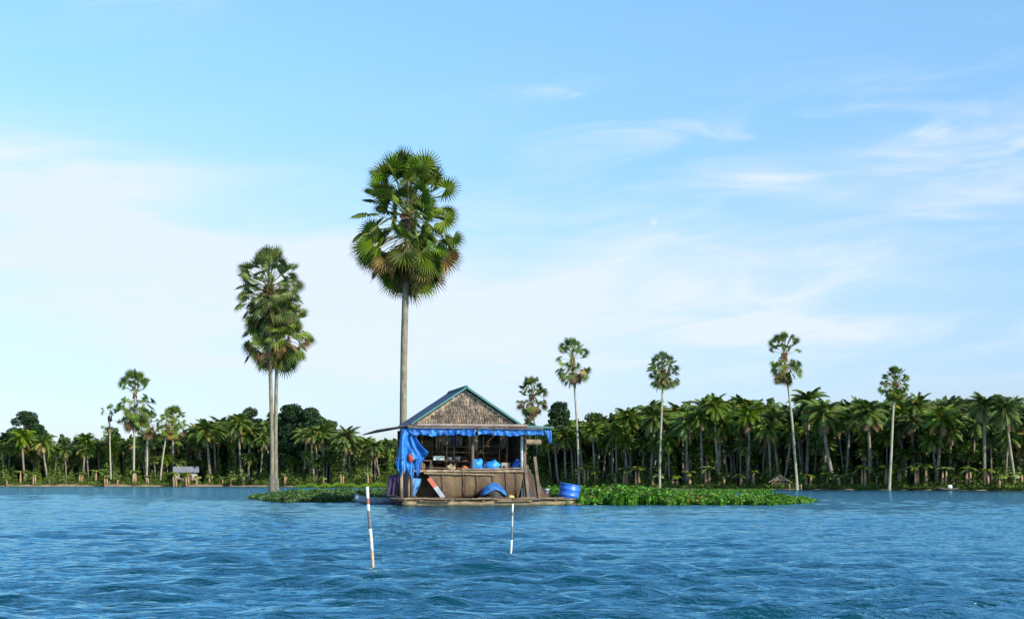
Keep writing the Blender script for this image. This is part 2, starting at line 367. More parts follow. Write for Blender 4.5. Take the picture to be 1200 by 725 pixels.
# ------------------------------------------------------------------ palms
def fan_leaf(mb, o, d, plen, R, rg, nseg, mi=0, mp=2, droop=.3, petiole=True):
    up = Vector((0, 0, 1))
    side = d.cross(up)
    side = side.normalized() if side.length > .05 else Vector((math.cos(plen*9), math.sin(plen*9), 0))
    nrm = side.cross(d).normalized()
    roll = rg.gauss(0, .8); side, nrm = side*math.cos(roll)+nrm*math.sin(roll), nrm*math.cos(roll)-side*math.sin(roll)
    p1 = o+d*plen*.55; p2 = o+d*plen-up*droop*plen*.12
    if petiole: mb.tube([o, p1, p2], [.035, .028, .02], 3, mp, cap=False)
    d2 = (d-up*(droop*1.0 if abs(d.z) < .9 else 0)+side*rg.gauss(0, .25)).normalized(); nrm = (nrm-d2*nrm.dot(d2)).normalized(); side = d2.cross(nrm)
    spread = math.radians(rg.uniform(115, 150)); c = p2; vs = [c]; fs = []
    fold = rg.uniform(.15, .5)
    def pt(a, r, lift=0):
        q = d2*math.cos(a)*r + side*math.sin(a)*r
        q += nrm*(fold*abs(math.sin(a))*r*.55+lift)
        q -= up*min(droop, .6)*(r/R)**2*R*(.25+.25*abs(math.sin(a)))
        return c+q
    for k in range(nseg+1):
        a = -spread+2*spread*k/nseg
        vs.append(pt(a, R*.44, (.045 if k % 2 else -.045)*R))
    for k in range(nseg):
        fs.append((0, k+1, k+2))
    b = len(vs)
    for k in range(nseg):
        a = -spread+2*spread*(k+.5)/nseg; da = spread/nseg
        tip = R*(1-.22*(abs(a)/spread)**2)*rg.uniform(.86, 1.05)
        vs += [pt(a-da*.30, R*.74), pt(a+da*.30, R*.74), pt(a+rg.gauss(0, .03), tip)]
        fs.append((k+1, b+3*k, b+3*k+1, k+2)); fs.append((b+3*k, b+3*k+2, b+3*k+1))
    mb.add(vs, fs, mi)

def fan_palm(px, D, base_py, apex, stem, Rw, seed, label, nleaf=60, nseg=18, trunk_r=.2, base_px=None, gap=(.42, .52), dead=9, old=.25, far=True, lowel=-62,
             midcut=.75, topk=1.0, group=None, base_dark=False):
    """apex = picture row where the youngest leaf starts; stem = leafy length (m); Rw = crown radius (m)"""
    rg = random.Random(seed)
    base_px = px if base_px is None else base_px
    b = Vector((X(base_px, D), D, Z(base_py, D))); top = Vector((X(px, D), D, Z(apex, D)))
    root = empty('fan_palm', b, 0, label=label, cat='fan palm', group=group or 'tall fan palms')
    top = top-b; hgt = top.z
    mb = MB(); pts = []; rr = []
    n = 22; ph = rg.uniform(0, 6)
    for i in range(n+1):
        t = i/n
        pts.append(Vector((top.x*(t**1.25), math.sin(t*3+ph)*.06, -.7*(1-t)+(hgt-.1)*t)) + Vector((math.sin(t*4+ph)*.08*t*(1-t)*3, 0, 0)))
        rr.append(trunk_r*(1.35-.55*min(t*9, 1)*1.0+.0 if t < .12 else (.86-.18*t))*(1+rg.uniform(-.02, .02)))
    mb.tube(pts, rr, 12, 0)
    mb.build('trunk', M['bark' if far else 'bark_grey'], root, smooth=True)
    if base_dark:
        mb = MB(); mb.tube([(pts[0].x, pts[0].y, -.7), (pts[1].x, pts[1].y, hgt*.085)], [trunk_r*1.5, trunk_r*1.12], 12)
        mb.build('water_stained_base', M['bark_dark'], root, smooth=True)
    g = MB(); lf = M['fan_far'] if far else M['fan']
    ga = 2.39996
    for i in range(nleaf):
        t = (i+.5)/nleaf
        if gap[0] < t < gap[1] and rg.random() < midcut: continue
        elv = math.radians((78*(1-t)**.8*topk if t < .12 else 66*(1-t)**1.05*topk) + lowel*t**1.25 + rg.gauss(0, 8))
        a = i*ga+rg.gauss(0, .12)
        d = Vector((math.cos(elv)*math.cos(a), math.cos(elv)*math.sin(a), math.sin(elv)))
        o = Vector(top)-Vector((0, 0, stem*t**1.1))
        Rl = Rw*rg.uniform(.92, 1.14)
        blade = Rl*rg.uniform(.25, .335); pl = Rl-blade
        if t > .8: pl *= .8
        if t > .1 and rg.random() < .22: pl *= rg.uniform(.45, .7)
        mi = 1 if t > 1-old*.8 and rg.random() < .45 else 0
        fan_leaf(g, o, d, pl, blade, rg, nseg, mi, 2, droop=.12+.85*t)
    g.build('crown', [lf, M['fan_old'], M['petiole']], root)
    g = MB()
    for i in range(dead):
        a = i*ga+1; elv = math.radians(rg.uniform(-82, -58)); t = rg.uniform(.85, 1.15)
        d = Vector((math.cos(elv)*math.cos(a), math.cos(elv)*math.sin(a), math.sin(elv)))
        fan_leaf(g, Vector(top)-Vector((0, 0, stem*t)), d, Rw*rg.uniform(.18, .34), Rw*rg.uniform(.26, .36), rg, max(8, nseg-6), 0, 0, droop=.9)
    for i in range(16):     # old leaf bases hugging the stem
        a = i*ga; t = rg.uniform(.3, 1.2); o = Vector(top)-Vector((0, 0, stem*t))
        dd = Vector((math.cos(a), math.sin(a), 0)); g.tube([o, o+dd*.28+Vector((0, 0, .25))], [.07, .035], 4)
    g.build('dead_leaves', M['dead'], root)
    g = MB()
    for i in range(18):
        a = i*ga; zz = .15*stem+i/18*min(stem*.6, 1.0)
        o = Vector(top)+Vector((math.cos(a)*rg.uniform(.18, .42), math.sin(a)*rg.uniform(.18, .42), -zz))
        g.blob(o, (.16, .16, .17), i, .05, 6)
    g.build('fruit_cluster', M['fruit'], root, smooth=True)
    return root

D1 = 86
fan_palm(478, D1, 581, 242, 2.5, 3.6, 11, 'tallest fan palm with big shaggy crown rising behind the floating hut', nleaf=165, nseg=26, trunk_r=.27,
         base_px=472, far=False, dead=18, old=.42, gap=(.36, .46), group='fan palms on the weed island')
D2 = 107
fan_palm(315.5, D2, 577, 330, 1.9, 2.75, 21, 'taller one of the twin fan palms left of the hut, upper crown', nleaf=121, nseg=20, trunk_r=.19, base_px=318.5, far=False,
         dead=10, old=.4, gap=(.5, .52), base_dark=True, group='fan palms on the weed island')
fan_palm(325, D2+1.2, 577, 380, 1.5, 2.85, 34, 'shorter one of the twin fan palms left of the hut, lower browner crown', nleaf=121, nseg=20, trunk_r=.19, base_px=323.5, far=False,
         dead=20, old=.6, gap=(.5, .52), base_dark=True, group='fan palms on the weed island')
SD = shoreD
gl = 'fan palms on the left shore'; gr = 'fan palms on the right shore'
fan_palm(128.5, SD(128)+2, 569, 486, 2.0, 2.4, 41, 'small sparse fan palm left of the tallest palm on the left shore', nleaf=27, nseg=12, trunk_r=.2, dead=4, base_px=130, gap=(.3, .8), base_dark=True, group=gl)
fan_palm(158, SD(158)+2, 569, 456, 5.0, 4.2, 42, 'tallest fan palm on the left shore with ragged two tier crown', nleaf=110, nseg=14, trunk_r=.27, base_px=157, gap=(.28, .45), group=gl, base_dark=True)
fan_palm(173, SD(173)+4, 569, 494, 1.5, 2.7, 43, 'fan palm with brown drooping crown just right of the tallest on left shore', nleaf=55, nseg=12, trunk_r=.25, base_px=171.5, old=.7, dead=14, group=gl, base_dark=True)
fan_palm(197, SD(195)+3, 568.7, 498, 1.0, 2.6, 44, 'leaning thin fan palm left of the tin roofed shack', nleaf=46, nseg=12, trunk_r=.22, base_px=187, group=gl)
fan_palm(203, SD(205)+8, 568.5, 492, 1.5, 3.2, 45, 'upright fan palm directly above the tin roofed shack', nleaf=69, nseg=12, trunk_r=.3, base_px=203, group=gl)
fan_palm(623, SD(623)+14, 569, 460, 2.0, 2.9, 51, 'fan palm whose trunk is hidden behind the right end of the hut roof', nleaf=88, nseg=14, trunk_r=.2, old=.5, base_px=633, group=gr)
fan_palm(671, SD(675)+1, 572, 417, 2.2, 3.0, 52, 'fan palm with two tier crown standing above the blue drum', nleaf=88, nseg=14, trunk_r=.2, base_px=679, gap=(.35, .55), midcut=.95, old=.45, group=gr)
fan_palm(777, SD(775)-1, 572.6, 432, 1.0, 2.5, 53, 'straight fan palm with small round crown right of the two tier palm', nleaf=88, nseg=14, trunk_r=.19, base_px=773, gap=(.9, .91), group=gr)
fan_palm(919, SD(935)-2, 574, 411, 2.2, 2.65, 54, 'leaning pale fan palm with ragged crown beside the straw shack', nleaf=77, nseg=14, trunk_r=.2, base_px=934.5, gap=(.33, .52), midcut=.95, group=gr)
fan_palm(1049, SD(1045)-1, 574.6, 447, .9, 2.0, 55, 'rightmost fan palm, compact dark round crown on a pale trunk', nleaf=88, nseg=14, trunk_r=.2, base_px=1042, gap=(.3, .42), group=gr)

def coconut_proto(seed, hgt, fl, nfr=24, lean=.5, yellow=.25):
    rg = random.Random(seed); root = empty('coconut_palm', (0, 0, 0), cat='coconut palm')
    mb = MB(); pts = [Vector((lean*math.sin(t*1.5), .3*lean*math.sin(t*2+seed), -.3+t*(hgt+.3))) for t in [i/10 for i in range(11)]]
    mb.tube(pts, [.24]+[.17-.05*i/10 for i in range(1, 11)], 8); mb.build('trunk', M['cbark'], root, smooth=True)
    top = pts[-1]; g = MB()
    for i in range(nfr):
        t = (i+.5)/nfr; a = i*2.39996+rg.gauss(0, .15); e0 = math.radians(86-140*t+rg.gauss(0, 7))
        Lf = fl*rg.uniform(.85, 1.1)*(.8 if t < .12 else 1); h = Vector((math.cos(a), math.sin(a), 0)); p = Vector(top)
        el_ = e0; K = 9; path = [p.copy()]; sid = Vector((-h.y, h.x, 0)); bend = math.radians(rg.uniform(55, 95)*(1-.35*t))/K
        mi = 1 if (t > .8 and rg.random() < .6) or rg.random() < yellow*.3 else 0
        if t > .88 and rg.random() < .5: mi = 2
        for k in range(K):
            el_ -= bend*(.4+1.4*k/K); p = p+(h*math.cos(el_)+Vector((0, 0, math.sin(el_))))*Lf/K; path.append(p.copy())
        g.tube(path, [.04-.035*k/K for k in range(K+1)], 3, 3, cap=False)
        tw = rg.gauss(0, .5)
        for k in range(1, K+1):
            for sub in (0, .33, .66):
                if k == K and sub: continue
                q = path[k].lerp(path[min(k+1, K)], sub); dirn = (path[min(k+1, K)]-path[k-1]).normalized(); s_ = (k+sub)/K
                Ll = fl*.24*math.sin(math.pi*min(.15+s_*.80, 1))*rg.uniform(.85, 1.1)+.06
                for sg in (-1, 1):
                    w = (sid*sg*math.cos(tw*sg)+Vector((0, 0, 1))*(-.25-.3*rg.random()+sg*math.sin(tw)*.6)+dirn*.55).normalized()
                    tip = q+w*Ll-Vector((0, 0, Ll*.25)); wd = dirn*.075
                    g.add([q-wd, q+wd, tip], [(0, 1, 2)], mi)
    g.build('crown', [M['coco'], M['coco_y'], M['dead'], M['petiole']], root)
    g = MB()
    for i in range(9):
        a = i*2.4; g.blob(top+Vector((math.cos(a)*.28, math.sin(a)*.28, -.15-.25*rg.random())), (.14, .14, .17), i, .04, 6)
    g.build('coconut_cluster', M['nut'], root, smooth=True)
    return root
protos = []      # (root, trunk height, crown reach)
for k, (h, fl, nf, ln) in enumerate([(7.6, 2.3, 36, .5), (7.2, 2.45, 38, -.8), (8.3, 2.1, 34, .2), (6.8, 2.3, 36, .9), (7.9, 2.5, 40, -.3), (8.5, 2.15, 32, .7)]):
    protos.append([coconut_proto(60+k, h, fl, nf, ln), h, fl, False])
palm_no = 0
def put_palm(px, top_py, off, label, group, k=None, seed=None):
    global palm_no
    rg = random.Random(seed if seed is not None else palm_no*7+1)
    k = palm_no % len(protos) if k is None else k
    pr = protos[k]; D = float(SD(px))+off
    if not pr[3]: o = pr[0]; pr[3] = True
    else: o = copy_tree(pr[0])
    want = Z(top_py, D)-.35; s = want/(pr[1]+pr[2]*.78)
    o.location = (X(px, D), D, .4); o.rotation_euler = (rg.gauss(0, .045), rg.gauss(0, .05), rg.uniform(0, 6.28)); o.rotation_mode = 'XYZ'
    w = s*rg.uniform(.85, 1.2); w = max(w, .8); o.scale = (w, w, s)
    tag(o, label, 'coconut palm', group); palm_no += 1
    return o
gcl = 'coconut palms along the left shore'; gcr = 'coconut palms along the right shore'
front = [
 (30, 498, 4, 'coconut palm in front of the tall dark tree at far left', gcl), (56, 505, 5, 'slim coconut palm right of the tall dark tree at far left', gcl),
 (96, 504, 6, 'coconut palm midway between the dark tree and the sparse fan palm', gcl), (246, 488, 6, 'coconut palm right of the tin roofed shack', gcl),
 (284, 478, 5, 'coconut palm with pale trunk just left of the twin fan palms', gcl), (367, 497, 5, 'left one of two coconut palms right of the twin fan palms', gcl),
 (379, 494, 7, 'right one of two coconut palms right of the twin fan palms', gcl), (412, 507, 8, 'coconut palm above the grassy bank, left one of three', gcl),
 (430, 509, 9, 'coconut palm above the grassy bank, middle one of three', gcl), (447, 511, 8, 'coconut palm next to the left eave of the hut', gcl),
 (5, 515, 6, 'coconut palm cut by the left edge of the photo', gcl), (222, 505, 16, 'coconut palm rising behind the tin roofed shack', gcl), (118, 512, 12, 'low coconut palm behind the sparse fan palm', gcl),
 (645, 500, 6, 'coconut palm with thin pale trunk right of the hut wall', gcr), (723, 493, 5, 'low coconut palm midway between the two tier and round fan palms', gcr),
 (762, 466, 4, 'tall coconut palm just left of the straight round crowned fan palm', gcr), (806, 479, 3, 'coconut palm first right of the straight round crowned fan palm', gcr),
 (845, 457, 4, 'tall coconut palm second right of the straight round crowned fan palm', gcr), (875, 467, 3, 'coconut palm with leaning trunk left of the straw shack', gcr),
 (911, 474, 5, 'coconut palm directly behind the straw shack', gcr), (945, 450, 7, 'tallest coconut palm right of the leaning fan palm', gcr),
 (980, 461, 3, 'coconut palm with straight trunk second right of the leaning fan palm', gcr), (1019, 463, 4, 'coconut palm just left of the rightmost fan palm', gcr),
 (1083, 456, 9, 'tall coconut palm first right of the rightmost fan palm', gcr), (1096, 470, 3, 'coconut palm with hanging yellow fronds left of the white sack canoe', gcr),
 (1122, 459, 9, 'coconut palm rising above the canoe with the white sack', gcr), (1154, 456, 3, 'coconut palm with thick pale trunk right of the canoe', gcr),
 (1190, 457, 4, 'coconut palm at the right edge of the photo', gcr), (700, 484, 9, 'coconut palm just right of the two tier fan palm', gcr),
 (742, 474, 9, 'coconut palm behind and left of the tall one near the round fan palm', gcr)]
for i, (px, ty, off, lb, g) in enumerate(front): put_palm(px, ty, off, lb, g, seed=100+i)
rg = random.Random(77)
lbL = 'coconut palm packed in the rear rows of the left shore grove'; lbR = 'coconut palm packed in the rear rows of the right shore grove'
for row, (off, n0) in enumerate([(8, 22), (14, 21), (24, 20)]):
    for i in range(n0):
        px = -40+(i+rg.uniform(.1, .9))*500/n0
        if px < 12 or 60 < px < 95 or 100 < px < 122: ty = rg.uniform(512, 522)
        elif px < 60: ty = rg.uniform(498, 512)
        elif px < 240: ty = rg.uniform(504, 518)
        elif px < 335: ty = rg.uniform(483, 505)
        elif px < 400: ty = rg.uniform(486, 505)
        else: ty = rg.uniform(508, 520)
        put_palm(px, ty, off+rg.uniform(-2, 4), lbL, 'rear coconut palms of the left shore', k=rg.randrange(6))
for row, (off, n0) in enumerate([(6, 36), (10, 34), (16, 32), (24, 28)]):
    for i in range(n0):
        px = 640+(i+rg.uniform(.1, .9))*620/n0
        ty = (rg.uniform(488, 506) if px < 730 else rg.uniform(474, 504) if row < 2 else rg.uniform(458, 482))
        if 730 < px < 800: ty += 7
        put_palm(px, ty, off+rg.uniform(-2, 3), lbR, 'rear coconut palms of the right shore', k=rg.randrange(6))

# ------------------------------------------------------------------ broad-leaved trees
def broad_tree(px, off, top_py, wpx, seed, label, dark=True, sparse=False):
    D = float(SD(px))+off; rs = np.random.RandomState(seed); b = Vector((X(px, D), D, .45)); hgt = Z(top_py, D)-.45; W = wpx/F*D/2
    root = empty('broadleaf_tree', b, 0, label=label, cat='tree', group='broad-leaved trees in the shore wood')
    mb = MB(); mb.tube([(0, 0, -.4), (.1, 0, hgt*.2), (-.1, .1, hgt*.45), (.05, 0, hgt*.8)], [.4, .3, .22, .06], 8)
    cs = []
    for k in range(60):
        a = k*2.4; t = rs.rand(); zz = hgt*(.15+.77*t); r = W*math.sqrt(rs.rand())*(1.0-.7*max(0, t-.5)/.5)
        c = np.array([r*math.cos(a), r*math.sin(a), zz]); cs.append((c, W*rs.uniform(.20, .42)))
        mb.tube([(0, 0, zz*.6), tuple(c*np.array([.5, .5, 1])-np.array([0, 0, zz*.12])), tuple(c)], [.12, .07, .02], 4, cap=False)
    cs.append((np.array([0, 0, hgt*.90]), W*.34))
    mb.build('trunk', M['tbark'], root, smooth=True)
    pts = []
    for c, r in cs:
        n = int(420*(r/1.5)**2)+120; d = rs.normal(size=(n, 3)); d /= np.linalg.norm(d, axis=1)[:, None]
        pts.append(c+d*r*(rs.rand(n, 1)**.35)*np.array([1, 1, .72]))
    P = np.concatenate(pts); P = P[P[:, 2] > .5]
    v, q = leaf_quads(P, rs.uniform(.14, .27, len(P)), rs, .25)
    o = np_mesh('crown', v, q, [M['leaf_dark' if dark else 'leaf_mid']]); o.parent = root
for a in [(30, 14, 478, 46, 1, 'tall dark peaked tree at the far left of the wood', True), (16, 20, 498, 40, 2, 'dark rounded tree behind the far left coconut palm', True),
          (45, 16, 494, 26, 8, 'narrow dark tree leaning out from the peaked tree', True),
          (292, 16, 474, 44, 3, 'dark tree peeking above the palms left of the twin fan palms', True), (340, 12, 468, 40, 4, 'tallest dark broad tree right of the twin fan palms', True),
          (362, 14, 474, 44, 5, 'dark rounded tree behind the pair of coconut palms', True), (385, 17, 487, 30, 9, 'dark tree falling away to the sky gap left of the hut', False),
          (655, 14, 466, 40, 6, 'dark broad tree between the hut and the two tier fan palm', True), (700, 15, 480, 46, 7, 'rounded green tree right of the two tier fan palm', False),
          (1128, 8, 508, 40, 10, 'bright green bushy tree behind the canoe on the right shore', False), (255, 22, 492, 44, 12, 'green rounded tree behind the tin roofed shack', False),
          (795, 26, 474, 44, 14, 'dark leafy tree behind the palms right of the round crowned fan palm', True), (890, 24, 468, 40, 15, 'dark leafy tree behind the palms left of the leaning fan palm', True),
          (1063, 20, 462, 42, 16, 'dark leafy tree just right of the rightmost fan palm', True), (1172, 20, 458, 44, 17, 'dark leafy tree near the right edge behind the palms', True),
          (638, 8, 512, 26, 13, 'low leafy tree touching the right end of the hut', False)]:
    broad_tree(*a)

# ------------------------------------------------------------------ wood behind and undergrowth: reads as one mass
def far_wood():
    rs = np.random.RandomState(9); P = []; S = []
    n = 150000; px = rs.uniform(-420, 1620, n)
    back = rs.rand(n)**.7
    D = SD(px)+14+back*36
    tx = [-420, 0, 12, 60, 90, 120, 240, 300, 360, 395, 410, 480, 640, 740, 800, 1000, 1620]
    ty = [500, 515, 508, 512, 522, 515, 510, 492, 492, 506, 522, 520, 500, 492, 482, 478, 478]
    top = H+(HY-np.interp(px, tx, ty)-6*np.sin(px*.13)-5*np.sin(px*.31+1)-3*np.sin(px*.77))/F*D
    z = .3+rs.rand(n)**.8*(top-.3)
    P = np.stack([(px-600)/F*D, D, z], 1); v, q = leaf_quads(P, rs.uniform(.25, .6, n)*(1+.8*back), rs, .1, .6)
    o = np_mesh('distant_wood', v, q, [M['woodleaf']]); tag(o, 'dark mass of wood filling the gaps behind the palm rows', 'wood', kind='stuff')
    n = 230000; px = rs.uniform(-420, 1620, n); off = np.where(px > 640, .2, .8)+rs.rand(n)**1.3*20; D = SD(px)+off
    hmax = (.15+.30*np.maximum(off-1, 0)**.9)*(1+.5*np.sin(px*.21)+.4*np.sin(px*.09+2)+.4*np.sin(px*.47))+.35*rs.rand(n); hmax = np.clip(hmax*np.where(px < 500, 1.6, 1.15), .10, 6.5)
    z = .1+.2*(off > 1)+rs.rand(n)**.8*hmax; P = np.stack([(px-600)/F*D, D, z], 1)
    v, q = leaf_quads(P, rs.uniform(.10, .24, n)*(1+off*.03), rs, .1, .45)
    o = np_mesh('undergrowth', v, q, [M['under']]); tag(o, 'low scrub at the feet of the palms along the shore', 'undergrowth', kind='stuff')
far_wood()

def blades(name, P, hgt, wid, rs, mat, lean=.35):
    n = len(P); a = rs.rand(n)*6.283; side = np.stack([np.cos(a), np.sin(a), 0*a], 1)*wid[:, None]
    b = rs.rand(n)*6.283; tip = P+np.stack([np.cos(b)*lean*hgt, np.sin(b)*lean*hgt, hgt], 1); mid = (P+tip)/2+np.stack([0*a, 0*a, hgt*.12], 1)
    v = np.stack([P-side*.6, P+side*.6, mid+side, mid-side, tip], 1).reshape(-1, 3); k = np.arange(n)*5
    q = np.stack([np.stack([k, k+1, k+2], 1), np.stack([k, k+2, k+3], 1), np.stack([k+3, k+2, k+4], 1)], 1).reshape(-1, 3)
    return np_mesh(name, v, q, [mat], tri=True)
rs = np.random.RandomState(15); n = 26000
px = rs.uniform(338, 468, n); D = SD(px)+rs.uniform(-14, 3, n)
P = np.stack([(px-600)/F*D, D, np.full(n, -.05)], 1)
ed = np.clip((px-338)/25, .15, 1)*(.75+.2*np.sin(px*.4)+.15*np.sin(px*.13))
tag(blades('bank_grass', P, rs.uniform(.4, .95, n)*ed, rs.uniform(.02, .04, n), rs, M['grass']), 'bright reedy grass on the bank between twin palms and hut', 'grass', kind='stuff')
# short reeds on the far side of the right-hand water gap
n = 9000; px = rs.uniform(790, 905, n); D = rs.uniform(128, 146, n)
P = np.stack([(px-600)/F*D, D, np.full(n, -.05)], 1)
tag(blades('reed_strip', P, rs.uniform(.15, .42, n), rs.uniform(.02, .04, n), rs, M['float_leaf']), 'thin green strip of reeds beyond the water gap', 'reeds', kind='stuff')

# ------------------------------------------------------------------ floating weed beds
def weed_bed(name, inside, x0, x1, y0, y1, n, height, seed, label):
    rs = np.random.RandomState(seed); x = rs.uniform(x0, x1, n); y = y0+(y1-y0)*rs.rand(n)**1.25
    k = inside(x, y, rs); x, y = x[k], y[k]; hm = height(x, y)*(.65+.35*np.sin(x*1.9+np.sin(y*.8))*np.sin(y*1.3+.5*x))
    hm = hm*(1+.25*np.sin(x*5.1+y)*np.sin(y*4.3))*(1+.28*np.sin(x*.9+2)*np.sin(y*.6+1)); hm = np.clip(hm, .06, 3)
    z = hm*(rs.rand(len(x))**.45); P = np.stack([x, y, z], 1)
    v, q = leaf_quads(P, rs.uniform(.045, .12, len(x)), rs, .35, .62)
    # stems
    s = rs.rand(len(x)) < .22; xs, ys, zs = x[s], y[s], z[s]; m = len(xs); a = rs.rand(m)*6.28; w = .010
    sv = np.stack([np.stack([xs-w*np.cos(a), ys-w*np.sin(a), 0*xs-.05], 1), np.stack([xs+w*np.cos(a), ys+w*np.sin(a), 0*xs-.05], 1),
                   np.stack([xs+w*np.cos(a)+.05*np.sin(a), ys+w*np.sin(a), zs], 1), np.stack([xs-w*np.cos(a)+.05*np.sin(a), ys-w*np.sin(a), zs], 1)], 1).reshape(-1, 3)
    sq = np.arange(4*m).reshape(m, 4)+len(v)
    o = np_mesh(name, np.concatenate([v, sv]), np.concatenate([q, sq]), [M['float_leaf'], M['float_old']])
    mi_ = np.zeros(len(q)+len(sq), np.int32); c_ = P; pt_ = np.sin(c_[:, 0]*.8+1)*np.sin(c_[:, 1]*.5)*.5+.5
    mi_[:len(q)] = (rs.rand(len(q)) < .03+.16*pt_**3); o.data.polygons.foreach_set('material_index', mi_)
    tag(o, label, 'water plants', kind='stuff')
def ragged(px): return .5*np.sin(px*.11)+.4*np.sin(px*.31+1)+.25*np.sin(px*.8)
def ins_r(x, y, rs):
    px = 600+x*F/y
    front = 64.3+ragged(px)*.8+np.clip((px-900)/55, 0, 1)**2*9
    back = np.interp(px, [640, 780, 800, 900, 935, 956], [104, 100, 84, 82, 78, 75])+ragged(px*1.7)*1.5
    return (y > front) & (y < back) & (px > 640) & (px < 956+rs.rand(len(x))*3)
def h_r(x, y):
    px = 600+x*F/y; return np.interp(px, [640, 700, 770, 790, 900, 940, 957], [.55, .68, .65, .44, .36, .30, .10])
weed_bed('water_spinach', ins_r, 1.5, 22, 63, 104, 200000, h_r, 5, 'large bright green floating weed bed right of the blue drum')
def ins_l(x, y, rs):
    px = 600+x*F/y
    front = 72+ragged(px)*.9+np.clip((330-px)/38, 0, 1)**1.6*14
    back = np.interp(px, [290, 330, 380, 480], [90, 104, 116, 116])
    return (y > front) & (y < back) & (px > 290) & (px < 476)
def h_l(x, y):
    px = 600+x*F/y; return np.interp(px, [290, 310, 345, 476], [.12, .30, .42, .46])
weed_bed('water_spinach', ins_l, -22, -5, 70, 118, 150000, h_l, 6, 'smaller floating weed bed around the feet of the twin fan palms')

# ------------------------------------------------------------------ banana plants along the shore
def banana_proto(seed, hgt):
    rg = random.Random(seed); root = empty('banana_plant', (0, 0, 0)); mb = MB()
    for j in range(rg.choice([1, 2, 2, 3])):
        dx, dy = rg.uniform(-.5, .5)*(j > 0), rg.uniform(-.4, .4); h = hgt*rg.uniform(.8, 1)
        mb.tube([(dx, dy, -.2), (dx+.05, dy, h*.5), (dx+.08, dy, h)], [.17, .14, .07], 7)
    mb.build('stem', M['bstem'], root, smooth=True)
    g = MB()
    for i in range(8):
        a = i*2.4; e = math.radians(rg.uniform(30, 75)); L_ = hgt*rg.uniform(.6, .9); h = Vector((math.cos(a), math.sin(a), 0)); s = Vector((-h.y, h.x, 0)); p = Vector((.08, 0, hgt*.95)); prev = None
        for k in range(7):
            w = .26*math.sin(math.pi*(k+.4)/7.2); cur = (p-s*w-Vector((0, 0, w*.4)), p.copy(), p+s*w-Vector((0, 0, w*.4)))
            if prev: g.add([*prev, *cur], [(0, 1, 4, 3), (1, 2, 5, 4)])
            prev = cur; e -= .30; p = p+(h*math.cos(e)+Vector((0, 0, math.sin(e))))*L_/7
    g.build('leaves', M['banana'], root); return root
bp = [[banana_proto(s, h), False] for s, h in ((1, 1.7), (2, 1.4), (3, 2.0), (4, 1.2))]
marks = [(0, 'left edge of the photo'), (56, 'slim coconut palm at far left'), (130, 'sparse fan palm'), (171, 'brown crowned fan palm'), (232, 'tin roofed shack'), (321, 'twin fan palms'),
         (679, 'two tier fan palm'), (773, 'straight round crowned fan palm'), (846, 'tall coconut palm left of the straw shack'), (934, 'leaning fan palm by the straw shack'),
         (1042, 'rightmost fan palm'), (1112, 'canoe with the white sack')]
ords = ['first', 'second', 'third', 'fourth', 'fifth', 'sixth', 'seventh', 'eighth', 'ninth', 'tenth', 'eleventh']
cnt = {}
rg = random.Random(5); pos = []
p = 8
while p < 450:
    if not 186 < p < 200 and not 308 < p < 332: pos.append(p)
    p += rg.uniform(11, 19) if p < 340 else rg.uniform(22, 34)
p = 686
while p < 1197:
    if not 897 < p < 942: pos.append(p)
    p += rg.uniform(12, 23)
for i, p in enumerate(pos):
    b = rg.choice(bp); o = b[0] if not b[1] else copy_tree(b[0]); b[1] = True
    D = float(SD(p))+rg.uniform(.5, 2.2); o.location = (X(p, D), D, .25); o.rotation_euler = (0, 0, rg.uniform(0, 6.28)); s = rg.uniform(.95, 1.4); o.scale = (s, s, s)
    mk = [m for m in marks if m[0] <= p][-1][1]; cnt[mk] = cnt.get(mk, 0)+1
    tag(o, '%s banana plant right of the %s' % (ords[cnt[mk]-1], mk), 'banana plant', 'banana plants along the water edge')
rg = random.Random(91)
for i in range(46):
    left = i < 18; px = rg.uniform(0, 440) if left else rg.uniform(650, 1210)
    ty = rg.uniform(520, 538) if left else rg.uniform(506, 530)
    put_palm(px, ty, rg.uniform(4, 11), 'short young coconut palm under the taller ones on the %s shore' % ('left' if left else 'right'), 'young coconut palms of the %s shore' % ('left' if left else 'right'), k=rg.randrange(6))
for b in bp:
    if not b[1]:
        for ch in list(b[0].children): bpy.data.objects.remove(ch)
        bpy.data.objects.remove(b[0])

